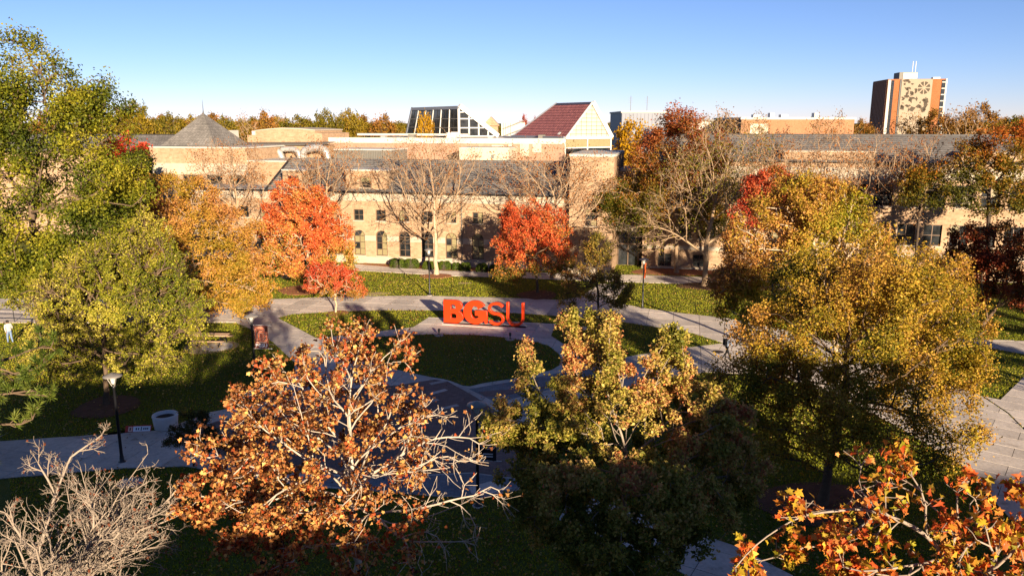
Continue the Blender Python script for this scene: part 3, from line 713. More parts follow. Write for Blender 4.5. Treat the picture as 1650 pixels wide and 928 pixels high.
for i in range(10): MB().box(-.35,.1,.6+i*2.45,2.2+i*2.45,0,TH-.5).build('side_fin', tower_fin, T_)
mu0, mu1 = TW*.235, TW*.755
MB().box(mu0-.7,mu0,-.3,.1,0,TH-.2).build('dark_strip', gutter, T_)  # dark strip along the left edge of the panel
mural = MB().box(mu0,mu1,-.5,.1,0,TH-.1).build('relief_panel', M('relief_stone', (.28,.222,.16), .85, var=.06, scale=.3), T_)
rr = random.Random(3); rel = M('relief_dark', (.07,.055,.04), .9, var=.1)
mw = mu1-mu0
def shape(pts): MB().extr([(mu0+mw*x, -.5, TH-mw*1.25*y) for x, y in pts][::-1], (0,-.12,0)).build('relief_shape', rel, T_)
for k in range(8):                          # a plain spoked disc and loose facets, an invented pattern
    a0, a1 = k*45+6, k*45+38; c = (.74,.24)
    shape([(c[0]+.05*math.cos(R((a0+a1)/2)), c[1]+.045*math.sin(R((a0+a1)/2)))]+[(c[0]+.2*math.cos(R(a0+(a1-a0)*t/4)), c[1]+.17*math.sin(R(a0+(a1-a0)*t/4))) for t in range(5)])
for k in range(64):
    x, y = rr.uniform(.05,.92), rr.uniform(.03,.85)
    if abs(x-.74) < .24 and abs(y-.24) < .21: continue
    s_ = rr.uniform(.035,.12)*(1 if k % 3 else .6); ang = rr.uniform(0,6.28); q_ = rr.uniform(.3,.9)
    pts = [(x+s_*math.cos(ang+t)*(1 if i % 2 else q_), y+s_*.9*math.sin(ang+t)*(1 if i % 2 else q_)) for i, t in enumerate((0,1.4,2.9,4.6))]
    shape([(min(max(p[0],.02),.98), min(max(p[1],.01),.98)) for p in pts])
MB().box(mu0+.5,mu0+9,6,15,TH+.002,TH+3.6).build('penthouse', louver_m, T_); MB().box(mu0+2.2,mu0+8.9,5.8,6,TH+.3,TH+3.3).build('penthouse_panel', concrete, T_)
for x in (mu0+7, mu0+8.4): MB().tube([(x,8,TH+3.3),(x,8,TH+9.0)], .16, 6).build('mast', metal_white, T_)
MB().box(TW*.8,TW*.92,3,6,TH+.002,TH+.9).build('roof_unit', metal_white, T_)
# --- the hall behind the viewer whose shade lies over the foreground
H_ = empty('shading_hall', 'wide brick hall standing behind the viewpoint, its shade over the foreground', 'building', (0, -15, 0))
for x0, x1, hh in ((-80,3.99,14.3),(4,18,15.4),(18.01,32,17.1),(32.01,90,11.2)):
    MB().box(x0,x1,-22,0,0,hh-.4).build('wall', brick_hall, H_); MB().box(x0-.01,x1,-22.2,.2,hh-.399,hh).build('coping', stone_white, H_)

# ------------------------------------------------------------------ trees
def nz(v): return v/np.maximum(np.linalg.norm(v, axis=-1, keepdims=True), 1e-9)
def grow(rng, base, top, attrs, step, dk, maxn=7000, inertia=.4, up=.06, jit=.12, wob=.03):
    base, top = np.array(base, float), np.array(top, float)
    n0 = max(3, int(np.linalg.norm(top-base)/step)); P = np.zeros((maxn,3)); D = np.zeros((maxn,3)); par = np.full(maxn, -1); ch = np.zeros(maxn, int)
    for i in range(n0):
        t = i/(n0-1); P[i] = base+(top-base)*t+rng.normal(0, wob, 3)*(1, 1, 0)*min(1, t*3); par[i] = i-1
        D[i] = nz(top-base)
    n = n0; Dm = np.linalg.norm(attrs[:,None]-P[None,:n], axis=2); ni = Dm.argmin(1); nd = Dm.min(1)
    age = np.zeros(len(attrs), int)
    for it in range(260):
        if len(attrs) == 0 or n >= maxn-5: break
        acc = np.zeros((n,3)); np.add.at(acc, ni, nz(attrs-P[ni]))
        idx = np.unique(ni); idx = idx[ch[idx] < 5]
        if len(idx) == 0: break
        d = nz(nz(acc[idx])+inertia*D[idx]+np.array((0,0,up))+rng.normal(0, jit, (len(idx),3)))
        newp = P[idx]+d*step
        k = min(len(idx), maxn-n); idx, d, newp = idx[:k], d[:k], newp[:k]
        P[n:n+k] = newp; D[n:n+k] = d; par[n:n+k] = idx; ch[idx] += 1
        Dm = np.linalg.norm(attrs[:,None]-newp[None], axis=2); am = Dm.argmin(1); mn = Dm.min(1)
        better = mn < nd; ni = np.where(better, n+am, ni); age = np.where(better, 0, age+1); nd = np.minimum(nd, mn); n += k
        keep = (nd > dk) & (age < 5); attrs, ni, nd, age = attrs[keep], ni[keep], nd[keep], age[keep]
    return P[:n], D[:n], par[:n]
def add_twigs(rng, P, D, par, idx, k, ln, spread=.8, up=.15):
    src = np.repeat(idx, k); d = nz(D[src]+rng.normal(0, spread, (len(src),3))+np.array((0,0,up)))
    L = ln*rng.uniform(.5, 1.2, (len(src),1)); n = len(P)
    mid = P[src]+d*L*.5; d2 = nz(d+rng.normal(0, .3, d.shape)+np.array((0,0,up))); end = mid+d2*L*.5
    P2 = np.vstack([P, mid, end]); D2 = np.vstack([D, d, d2]); p2 = np.concatenate([par, src, n+np.arange(len(src))])
    return P2, D2, p2, np.arange(n+len(src), n+2*len(src))
def radii(par, tip, ex=2.3):
    n = len(par); acc = np.zeros(n); r = np.zeros(n); nch = np.bincount(par[par >= 0], minlength=n)
    for i in range(n-1, -1, -1):
        r[i] = tip if nch[i] == 0 else acc[i]**(1/ex)
        if par[i] >= 0: acc[par[i]] += r[i]**ex
    return r, nch
def tubes(P, D, par, r, k=5, mask=None):
    n = len(P); main = np.full(n, -1); best = np.zeros(n)
    for i in range(n):
        p = par[i]
        if p >= 0 and r[i] > best[p]: best[p] = r[i]; main[p] = i
    seg = np.nonzero(par >= 0)[0]
    if mask is not None: seg = seg[mask[seg]]
    p = par[seg]; ismain = main[p] == seg
    r0 = np.where(ismain, np.minimum(r[p], r[seg]*1.6), r[seg]*1.05); d0 = np.where(ismain[:,None], D[p], D[seg]); d1 = D[seg]
    ref = np.array((.31,.27,.91)); ref2 = np.array((.9,.1,.3))
    def ring(c, d, rad):
        rf = np.where((np.abs(d@ref) > .97)[:,None], ref2, ref); x = nz(np.cross(d, rf)); y = np.cross(d, x)
        a = 2*np.pi*np.arange(k)/k
        return c[:,None]+(x[:,None]*np.cos(a)[None,:,None]+y[:,None]*np.sin(a)[None,:,None])*rad[:,None,None]
    A_, B__ = ring(P[p], d0, r0), ring(P[seg], d1, r[seg])
    V = np.concatenate([A_, B__], 1).reshape(-1, 3); m = len(seg); b = (np.arange(m)*2*k)[:,None]; j = np.arange(k)[None]
    F = np.stack([b+j, b+(j+1) % k, b+k+(j+1) % k, b+k+j], 2).reshape(-1, 4)
    return V, F
LEAF_D = (np.array([(0,-.5,0),(.36,.0,.12),(0,.55,-.05),(-.36,.0,.12)]), np.array([(0,1,2),(0,2,3)]))
LEAF_O = (np.array([(0,-.5,0),(.30,-.2,.09),(.27,.22,.06),(0,.55,-.1),(-.27,.22,.06),(-.30,-.2,.09)]), np.array([(0,1,2),(0,2,3),(0,3,4),(0,4,5)]))
_mo = [(0,-.5,0),(.06,-.28,.0),(.36,-.38,.10),(.30,-.14,.07),(.56,.10,.13),(.28,.12,.06),(.22,.28,.03),(0,.58,-.14),(-.22,.28,.03),(-.28,.12,.06),(-.56,.10,.13),(-.30,-.14,.07),(-.36,-.38,.10),(-.06,-.28,.0),(0,-.05,-.03)]
LEAF_M = (np.array(_mo), np.array([(14,i,(i+1) % 14) for i in range(14)]))
_ms = [_mo[i] for i in (0,2,3,4,6,7,8,10,11,12)]
LEAF_S = (np.array(_ms), np.array([(0,i,i+1) for i in range(1,9)]))
LEAF_N = (np.array([(-.035,0,0),(.035,0,0),(0,1,0)]), np.array([(0,1,2)]))
def scatter(pos, nrm, tan, size, tpl):
    T, Fc = tpl; n = len(pos); z = nz(nrm); x = nz(np.cross(tan, z)); y = np.cross(z, x); S = size[:,None,None]
    cu = .3+2.6*np.abs(np.sin(pos[:,:1]*91.7+pos[:,2:]*57.3))[:,:,None]; nw = .72+.34*np.abs(np.sin(pos[:,1:2]*73.1))[:,:,None]     # every leaf curls and narrows differently
    V = pos[:,None]+S*(T[None,:,0:1]*nw*x[:,None]+T[None,:,1:2]*y[:,None]+T[None,:,2:3]*cu*z[:,None])
    F = (np.arange(n)*len(T))[:,None,None]+Fc[None]
    return V.reshape(-1,3), F.reshape(-1,3), len(T)
def waves(rng, scale, k=5):
    A_ = rng.normal(0, 1, (k,3))/scale; ph = rng.uniform(0, 6.28, k)
    return lambda p: np.sin(p@A_.T+ph).sum(1)/k*1.3
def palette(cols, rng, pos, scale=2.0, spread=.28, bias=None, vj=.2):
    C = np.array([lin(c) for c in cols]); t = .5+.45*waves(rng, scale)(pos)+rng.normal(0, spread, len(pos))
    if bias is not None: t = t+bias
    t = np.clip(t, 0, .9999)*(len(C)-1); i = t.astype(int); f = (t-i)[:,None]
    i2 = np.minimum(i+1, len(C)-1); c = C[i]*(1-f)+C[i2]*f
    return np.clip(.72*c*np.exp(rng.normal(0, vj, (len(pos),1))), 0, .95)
def E(px, py, rx, ry, Y, dep=1.0):          # crown lobe whose outline is read off the photograph, with real depth
    c = AY(px, py, Y); k = math.hypot(Y, CAM_H-c[2])/FPX
    return c, np.array((rx*k, (rx*.6+ry*.4)*k*dep, ry*k))
def sample(rng, ells, n, shell=.4, zmin=1.5, wexp=.8):
    vol = np.array([np.prod(r) for c, r in ells])**wexp; ks = rng.choice(len(ells), n, p=vol/vol.sum())
    d = nz(rng.normal(0, 1, (n,3))); rad = rng.uniform(0, 1, n)**shell
    C = np.array([c for c, r in ells])[ks]; Rr = np.array([r for c, r in ells])[ks]
    p = C+d*rad[:,None]*Rr; return p[p[:,2] > zmin]
def tree(name, label, base, ells, cols, nleaf=20000, lsize=.2, natt=500, step=.5, dk=None, top=None, bk=None, tip=.02, twig=(3,.5), tpl=LEAF_D,
         seed=1, sig=.28, cut=None, bias=None, pscale=1.2, group='autumn trees', k=5, ex=2.3, up=.06, shell=.4, leafdepth=4, gapn=.0, outw=.6,
         cat='tree', inertia=.4, singles=0, jit=.12, vj=.14, rmax=None, skel=None, wexp=.8, twig2=None, spread=.18, upn=.25, clump=0., bbk=None):
    rng = np.random.default_rng(seed); bx, by = base; bk = bk or bark
    cen = sum(c*np.prod(r) for c, r in ells)/sum(np.prod(r) for c, r in ells)
    zlo = min(c[2]-r[2] for c, r in ells); zhi = max(c[2]+r[2] for c, r in ells)
    off = np.array((bx, by, 0.)); att = sample(rng, ells, natt, shell, wexp=wexp)
    if gapn:
        wv = waves(rng, 1.1); att = att[wv(att) > -1+gapn]
    if top is None: top = (cen[0]*.6+bx*.4, cen[1]*.6+by*.4, zlo+(zhi-zlo)*.35)
    P, D, par = skel(rng) if skel else grow(rng, (bx, by, 0), top, att, step, dk or step*1.4, up=up, inertia=inertia, jit=jit)
    n1 = len(P); nch = np.bincount(par[par >= 0], minlength=n1); tips = np.nonzero(nch == 0)[0]
    thin = np.nonzero(nch <= 1)[0]; tend = tips
    if twig:
        src = np.concatenate([tips, rng.choice(thin[thin > n1*.25], min(len(thin)//2, int((thin > n1*.25).sum())), replace=False)])
        P, D, par, tend = add_twigs(rng, P, D, par, src, twig[0], twig[1])
        if twig2: P, D, par, tend2 = add_twigs(rng, P, D, par, tend, twig2[0], twig2[1]); tend = np.concatenate([tend, tend2])
    r, nch = radii(par, tip, ex)
    h = np.arange(len(P)); flare = 1+.7*np.exp(-P[:,2]/.5)
    r = r*np.where(r > .08, flare, 1)
    rmax = rmax or .05+.016*zhi
    if r[0] > rmax: r = np.where(r > .03, .03+(r-.03)*(rmax-.03)/(r[0]-.03), r)
    root = empty(name, label, cat, (bx, by, 0), 0, group)
    thr = max(.07, r[1]*.42)
    V, F = tubes(P, D, par, r, max(k, 8), r >= thr)
    link('trunk', np_mesh('trunk', V-off, F, smooth=True), bk, root)
    V, F = tubes(P, D, par, r, k, r < thr)
    if len(F): link('branches', np_mesh('branches', V-off, F, smooth=True), bbk or bk, root, kind='stuff')
    if nleaf:
        cand = tend if len(tend) > 50 else np.arange(n1//2, n1)
        w_ = np.ones(len(cand))
        if cut is not None: w_ = cut(P[cand])
        w_ = w_*np.clip(.75+.7*waves(rng, .9)(P[cand]), .05, 2)*np.exp(clump*waves(rng, .45)(P[cand]))
        pick = rng.choice(len(cand), nleaf, p=w_/w_.sum()); ci = cand[pick]
        t = rng.uniform(0, 1, (nleaf,1)); pos = P[ci]*(1-t*.9)+P[par[ci]]*t*.9+rng.normal(0, sig, (nleaf,3))
        pos[:,2] = np.maximum(pos[:,2], .3)
        outw_ = nz(pos-cen); nrm = nz(outw_*outw+rng.normal(0, .75, (nleaf,3))+np.array((0,0,upn)))
        tan = nz(rng.normal(0, 1, (nleaf,3))+np.array((0,0,-.5)))
        size = lsize*rng.uniform(.6, 1.25, nleaf)
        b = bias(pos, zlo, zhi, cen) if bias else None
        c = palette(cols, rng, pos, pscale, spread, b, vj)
        if singles:
            d2 = np.linalg.norm(pos-np.array((0,0,CAM_H)), axis=1)+np.where(pos[:,1] < 4, 99, 0)+rng.uniform(0, 1.0, nleaf)+np.where(np.abs(pos[:,0]) > pos[:,1]*.66, 50, 0)
            od = np.argsort(d2); one, rest = od[:singles], od[singles:]
            meshes = []
            for q in range(4):
                T = LEAF_M[0].copy(); T[:,2] *= (.9, 1.9, 3.0, -1.6)[q]; T[:,0] *= (1,.9,.85,.75)[q]; T[:,1] *= (1,.85,1.1,.95)[q]; T[:,2] -= (.1,.35,0,.2)[q]*T[:,1]**2
                meshes.append(np_mesh('leaf', T, LEAF_M[1])); meshes[-1].materials.append(leaf_obj)
            z = nz(nrm); x = nz(np.cross(tan, z)); y = np.cross(z, x)
            for i in one:
                o = bpy.data.objects.new('leaf', meshes[i % 4]); COL.objects.link(o); o.parent = root
                o.matrix_local = Matrix(((x[i,0],y[i,0],z[i,0],pos[i,0]-bx),(x[i,1],y[i,1],z[i,1],pos[i,1]-by),(x[i,2],y[i,2],z[i,2],pos[i,2]),(0,0,0,1)))@Matrix.Scale(float(size[i]),4)
                o.color = (*[float(q) for q in c[i]], 1)
            pos, nrm, tan, size, c = pos[rest], nrm[rest], tan[rest], size[rest], c[rest]
        V, F, nv = scatter(pos-off, nrm, tan, size, tpl)
        link('crown', np_mesh('crown', V, F, np.repeat(c, nv, 0)), leaf_m, root, kind='stuff')
    return root
YG = [(96,104,18),(128,124,20),(158,146,28),(176,150,40)]
GOLD = [(120,104,18),(168,122,24),(196,132,36),(206,128,48),(200,120,60)]
RED = [(120,110,24),(196,104,44),(214,92,52),(222,78,44),(206,56,34)]
Bx = lambda px, py: G(px, py)
# --- left group
tree('broadleaf_tree', 'tallest yellow-green tree at the left edge, top well above the roofs', (-33.5,53), [E(40,120,60,65,52),E(15,190,130,110,52),E(130,190,80,70,52),E(60,330,150,130,52),E(150,300,85,95,51),E(20,405,150,75,50),E(110,410,95,75,49)],
     [(70,84,20),(104,112,24),(144,142,30),(180,164,46)], 85000, .175, 1200, .6, bk=bark, seed=11, sig=.32, shell=.45, gapn=.2, tip=.022, twig=(3,.7))
tree('plume_tree', 'bright yellow-green tree with feathery upswept shoots beside the tall lamp, mulch at foot', Bx(172,652), [E(150,520,75,85,43),E(205,430,20,60,44),E(240,405,18,55,44),E(262,435,20,60,43.5),E(286,475,18,55,43),E(300,515,16,45,42.5),E(255,525,40,65,42),E(175,455,32,65,44),E(130,470,35,60,44),E(230,565,50,40,41.5),E(110,560,60,45,42),E(90,500,45,55,43.5),E(215,490,40,60,42.5)],
     [(92,104,24),(142,144,36),(192,180,58),(218,198,96)], 70000, .115, 1000, .4, seed=12, sig=.085, wexp=.55, up=.45, twig=(5,1.1), tip=.014, inertia=.7, gapn=.25, upn=.5)
tree('maple_tree', 'broad tan-orange tree spreading in front of the pavilion', Bx(283,512), [E(285,350,85,70,63),E(340,400,85,80,62),E(225,330,45,40,63),E(385,470,60,50,60),E(330,470,80,45,61),E(240,420,60,70,63),E(420,475,28,30,60)],
     [(150,130,36),(188,148,48),(206,152,62),(210,148,80),(202,136,82)], 52000, .165, 900, .55, bk=bark_tan, seed=13, sig=.25, gapn=.15)
tree('red_oak', 'dark green tree with scarlet top behind the left trees', (-50,84), [E(200,258,48,36,84),E(195,300,55,50,83)],
     [(28,40,10),(46,58,14),(84,52,20),(210,66,40),(216,80,46)], 12000, .28, 300, .7, seed=14, bias=lambda p,a,b,c: (p[:,2]-12.4)*.45, spread=.12, k=4)
# --- maples before the hall
tree('red_maple', 'large round orange-red maple left of centre, yellow-green low branches', Bx(498,466), [E(494,395,76,62,74.3),E(482,345,54,50,74.3),E(470,318,34,26,74.3),E(500,335,36,34,74.3),E(520,375,46,50,74.3),E(460,425,42,30,73.5),E(540,425,38,32,73.5),E(465,312,26,22,74.3)],
     [(170,148,44),(220,168,84),(234,150,80),(234,126,66),(226,102,52)], 48000, .17, 800, .5, bk=bark_pale, seed=15, sig=.2, bias=lambda p,a,b,c: .05+np.clip((p[:,2]-4.2)*.22,-.7,.2), spread=.28, pscale=1.2, shell=.3, vj=.24)
tree('young_red_maple', 'small scarlet maple with slim pale trunk in the lens-shaped lawn', Bx(541,504), [E(540,455,44,28,64.5),E(520,440,28,18,64.5),E(556,470,34,18,64)],
     [(184,140,56),(224,118,72),(224,92,56),(214,76,48)], 9000, .13, 300, .32, bk=bark_pale, seed=16, sig=.14, tip=.01, twig=(3,.35), bias=lambda p,a,b,c: .1+np.clip((p[:,2]-2.6)*.5,-.6,.15), rmax=.11)
tree('red_maple', 'orange-red maple right of centre, greenish below, right of the letters', Bx(866,472), [E(858,395,62,48,72.7),E(845,352,40,28,72.7),E(832,432,40,24,72),E(895,428,38,26,72.5),E(880,370,40,36,73)],
     [(116,112,36),(190,146,60),(232,138,76),(230,112,60),(218,90,48)], 30000, .16, 650, .45, seed=17, sig=.2, bias=lambda p,a,b,c: .05+np.clip((p[:,2]-4.0)*.3,-.7,.2), spread=.28, pscale=1.2, shell=.3, vj=.24)
tree('young_tree', 'young green-brown tree standing in the lawn strip right of the letters', Bx(967,529), [E(955,455,46,34,59.7),E(965,405,27,30,59.7),E(985,470,36,26,59),E(930,470,36,24,60)],
     [(92,92,34),(130,120,44),(176,146,62),(190,124,72)], 10000, .14, 350, .35, bk=bark_dark, seed=18, sig=.16, gapn=.3, tip=.01, rmax=.13)
# --- bare trees along the halls
BARE = [(160,104,40),(184,110,36),(150,90,40)]
bt = dict(cols=BARE, bbk=bark_tan, tpl=LEAF_D, twig=(3,1.3), tip=.010, up=.25, inertia=1.0, k=4, group='bare trees along the halls', ex=2.2, jit=.06)
tree('bare_tree', 'bare vase-shaped tree with pale trunk in front of the arched windows', Bx(703,443), [E(695,290,85,70,82),E(650,270,40,40,82),E(745,290,40,55,82),E(690,350,60,50,82)], nleaf=1800, lsize=.16, natt=760, step=.55, bk=bark_pale, seed=21, top=(*Bx(703,443),3.0), rmax=.34, **bt)
tree('bare_tree', 'bare tree showing behind the large orange-red maple', (-21.5,83), [E(530,290,62,58,83),E(560,280,36,45,83),E(500,275,36,36,83)], nleaf=1800, lsize=.16, natt=460, step=.55, bk=bark_tan, seed=22, top=(-20.5,83,3.5), rmax=.3, **bt)
tree('bare_tree', 'bare tree standing in front of the pavilion left of the red maple', (-29.5,84), [E(370,290,62,55,84),E(345,265,36,34,84),E(395,270,36,36,84),E(390,330,40,50,84)], nleaf=2000, lsize=.16, natt=480, step=.55, bk=bark_tan, seed=23, top=(-29.7,84,2.5), rmax=.26, **bt)
tree('bare_tree', 'bare twiggy tree before the hall end block, right of the orange-red maple', Bx(890,449), [E(885,300,85,60,79),E(940,310,50,60,79),E(840,280,45,45,79),E(930,360,50,40,78)], nleaf=2600, lsize=.17, natt=700, step=.55, bk=bark_tan, seed=24, top=(*Bx(890,449),3.4), rmax=.3, **bt)
tree('bare_tree', 'large dark-trunked bare tree with drooping pale twigs right of the lamp', Bx(1135,461), [E(1160,270,75,75,76),E(1190,320,60,80,76),E(1060,365,60,45,75),E(1120,310,60,70,75),E(1220,270,35,60,76),E(1040,390,40,28,74.5)], nleaf=5000, lsize=.18, natt=950, step=.5, bk=bark_tan, seed=25, top=(*Bx(1135,461),3.0), rmax=.42,
     **{**bt, 'cols': [(96,108,20),(140,130,26),(170,110,40)], 'up': .1})
for i, (px, py, lab) in enumerate(((1330,265,'bare tree before the slate-roofed hall, second from the tower side, left of two'),(1405,275,'bare tree before the slate-roofed hall above the two upper windows'),(1490,280,'bare dark-limbed tree before the slate-roofed hall, rightmost of the three bare ones'),(1240,275,'thin bare tree behind the small red tree'))):
    c = AY(px, py, 74); tree('bare_tree', lab, (float(c[0]), 74), [E(px,py,50,48,74),E(px+12,py-15,36,36,74),E(px-14,py+25,34,50,74)], nleaf=900, lsize=.17, natt=480, step=.55, bk=bark_dark if i else bark_tan, seed=31+i, top=(float(c[0]),74,3.5), rmax=.2, **bt)
# --- tall mixed tree and neighbours on the right
tree('red_topped_tree', 'tall tree with rust-red crown and green lower leaves above the entrance', Bx(1090,440), [E(1095,215,42,42,82),E(1060,270,52,50,82),E(1120,270,60,55,82),E(1040,330,48,45,81),E(1130,340,50,50,81),E(1000,330,36,40,81)],
     [(92,98,22),(140,120,34),(172,116,44),(172,98,46),(166,82,42)], 42000, .2, 800, .6, seed=41, sig=.3, gapn=.3, bias=lambda p,a,b,c: (p[:,2]-11)*.06, bk=bark_tan, up=.12, twig=(3,.8))
tree('red_maple', 'small flame-red tree rising behind the big golden tree', (27.5,68), [E(1232,315,38,36,68),E(1215,345,32,34,68),E(1250,300,24,24,68)],
     [(160,124,46),(214,112,66),(222,88,54),(212,76,46)], 14000, .16, 320, .45, seed=42, sig=.2, shell=.3)
tree('broadleaf_tree', 'golden tree with lime-green tips, upper left of the big golden tree', (21,47), [E(1290,360,80,60,47),E(1230,400,70,65,46),E(1340,340,65,50,48),E(1295,312,34,26,47),E(1200,430,45,50,45),E(1370,400,55,60,47),E(1180,470,34,45,45)],
     [(152,150,34),(194,160,50),(212,154,76),(214,148,86)], 52000, .145, 900, .45, seed=43, sig=.2, gapn=.2, pscale=1.6, bk=bark_pale)
tree('broadleaf_tree', 'big spreading golden tree with dark trunk on the right lawn', Bx(1325,812), [E(1400,500,150,110,33),E(1330,490,100,75,36),E(1250,550,75,65,33),E(1500,470,80,70,35),E(1340,600,170,100,31),E(1480,590,110,95,33),E(1240,620,90,80,31),E(1400,700,150,70,29),E(1540,540,60,60,34),E(1280,720,80,45,29),E(1510,700,60,60,29)],
     [(110,108,26),(156,138,32),(196,160,48),(212,162,66),(204,146,72)], 112000, .112, 1700, .36, seed=44, sig=.2, gapn=.0, pscale=1.3, twig=(3,.45), tip=.011, rmax=.3, shell=.5)
tree('dark_red_tree', 'dense dark red tree at the right edge in shade', (37.5,60), [E(1610,430,75,95,60),E(1590,520,70,70,60),E(1650,470,70,110,60),E(1570,400,45,45,60)],
     [(84,70,24),(130,80,34),(156,70,36),(140,56,32)], 26000, .19, 500, .6, seed=45, sig=.25)
tree('broadleaf_tree', 'olive tree with orange tips before the right end of the slate-roofed hall', (44,70), [E(1600,255,52,42,70),E(1540,300,55,40,70),E(1610,310,60,45,70),E(1640,230,36,30,70),E(1480,300,36,30,70)],
     [(84,86,20),(116,104,24),(160,116,30),(196,104,36)], 22000, .2, 600, .55, seed=46, sig=.28, gapn=.35, bias=lambda p,a,b,c: (p[:,2]-11)*.12, bk=bark_dark)
# --- foreground
tree('pale_maple', 'foreground yellow-green tree with upright plumes, sunlit only on top', (3.1,20.5), [E(862,630,20,60,21),E(846,590,11,42,21.5),E(880,700,50,60,20.5),E(922,565,17,60,21.5),E(980,580,24,85,21),E(945,640,22,50,21),E(1005,700,70,65,20),E(1060,620,26,60,21),E(1095,570,20,50,21),E(1130,680,35,45,20.5),E(950,700,85,60,20.3),E(1070,690,75,55,20.3),E(1000,650,55,50,20.6),E(920,660,40,50,20.6),E(1120,700,80,80,20),E(1030,800,150,80,18.5),E(900,800,90,70,18.5),E(1170,760,60,60,19.5),E(810,690,32,45,20.5),E(1000,870,110,50,17.5)],
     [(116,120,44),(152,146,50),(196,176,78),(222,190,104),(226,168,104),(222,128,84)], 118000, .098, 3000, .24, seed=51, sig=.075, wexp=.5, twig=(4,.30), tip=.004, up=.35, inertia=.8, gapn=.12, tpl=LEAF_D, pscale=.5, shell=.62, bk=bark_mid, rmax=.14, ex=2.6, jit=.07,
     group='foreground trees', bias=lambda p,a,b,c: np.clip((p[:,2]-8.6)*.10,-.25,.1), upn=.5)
tree('brown_maple', 'foreground half-bare maple with curled brown and orange leaves', (-3.0,14), [E(540,640,120,90,14.5),E(450,705,105,85,14),E(600,600,75,70,14.5),E(390,770,80,50,13.5),E(640,720,130,90,14),E(520,780,200,90,13.3),E(740,720,50,50,14.5),E(480,610,45,55,14.5),E(560,550,40,40,14.5),E(615,560,35,40,14.5),E(760,800,55,60,13.8),E(600,870,180,50,12.8)],
     [(76,46,28),(138,82,44),(192,116,60),(218,158,90),(222,178,100),(188,86,44)], 17500, .074, 1300, .24, seed=52, sig=.06, twig=(3,.36), tip=.0045, up=.28, inertia=.9, jit=.06, tpl=LEAF_S, pscale=.5, bk=bark_ash, rmax=.075, ex=2.55, shell=.6,
     group='foreground trees', singles=300, spread=.35, vj=.3, clump=.5, cut=lambda p: np.where((p[:,0] > -1.6)&(p[:,2] < 11.2), .05, 1)*np.where(p[:,0] > -2.4, .6, 1)*np.where(p[:,2] < 7.0, .25, 1), outw=.2)
def fan_skeleton(rng):
    P, D, par = [], [], []
    def node(p, d, q): P.append(p); D.append(d); par.append(q); return len(P)-1
    last = -1
    for i in range(22): last = node(np.array((-8.3+.02*i, 11.0+.01*i, 8.4*i/21)), np.array((.05,0,1.)), last)
    def limb(start, d, L, lev):
        ns = max(4, int(L/.13)); p = P[start]; q = start; side = rng.uniform(0, 6.28)
        for i in range(ns):
            d = nz(d+np.array((0,0,.035 if lev else .02))+rng.normal(0, .05, 3)); p = p+d*L/ns; q = node(p, d, q); t = (i+1)/ns
            if lev < 3 and t > .22 and rng.random() < (.62, .7, .65)[lev]:
                side += 2.4+rng.normal(0, .5); x = nz(np.cross(d, (.1,.2,1))); y = np.cross(d, x)
                limb(q, nz(d*.95+(x*math.cos(side)+y*math.sin(side))*.8), L*(.62-.34*t)*rng.uniform(.7, 1.15), lev+1)
    for az, el, L in ((5,34,2.8),(28,42,2.8),(60,48,2.5),(-20,26,2.5),(-45,38,2.3),(110,50,2.4),(160,45,2.4),(200,40,2.3),(-80,40,2.2),(12,52,2.4),(45,26,2.6)):
        limb(last-rng.integers(0, 4), np.array((math.cos(R(az))*math.cos(R(el)), math.sin(R(az))*math.cos(R(el)), math.sin(R(el)))), L, 0)
    return np.array(P), np.array(D), np.array(par)
tree('bare_shrub_tree', 'bare pale-branched tree fanning out at the lower left corner', (-8.3,11.0), [E(60,820,120,100,11)],
     [(120,60,34),(140,76,44)], 1000, .05, 60, .2, seed=53, sig=.012, twig=(2,.13), tip=.0030, bk=bark_mid, rmax=.055, ex=2.25, k=4, group='foreground trees', skel=fan_skeleton)
tree('orange_maple', 'foreground maple with large orange and yellow leaves, lower right corner', (5.6,8.6), [E(1440,800,85,70,8.6),E(1560,850,95,60,8.2),E(1360,840,90,50,8.4),E(1640,870,60,70,8.2),E(1440,900,120,60,8),E(1210,925,60,22,8.2),E(1620,930,110,60,8)],
     [(160,150,34),(216,176,52),(226,152,56),(224,112,48),(216,92,42),(228,164,84),(196,168,44)], 2500, .102, 420, .18, seed=54, sig=.05, twig=(2,.24), tip=.0045, up=.3, inertia=.8, jit=.06, tpl=LEAF_M, pscale=.35, bk=bark_mid, rmax=.055, ex=2.4, group='foreground trees', singles=300, spread=.3, vj=.22, clump=1.6, outw=.4, shell=.5, top=(5.5,8.6,9.3))
tree('small_evergreen', 'small dull green tree beside the white planter', Bx(312,752), [E(310,700,32,38,33.5),E(290,715,26,26,33.5),E(340,725,30,26,33)],
     [(84,80,36),(108,98,44),(136,112,56)], 8000, .08, 260, .22, seed=55, sig=.08, tip=.006, rmax=.06, gapn=.2, twig=(3,.25), bk=bark_dark)
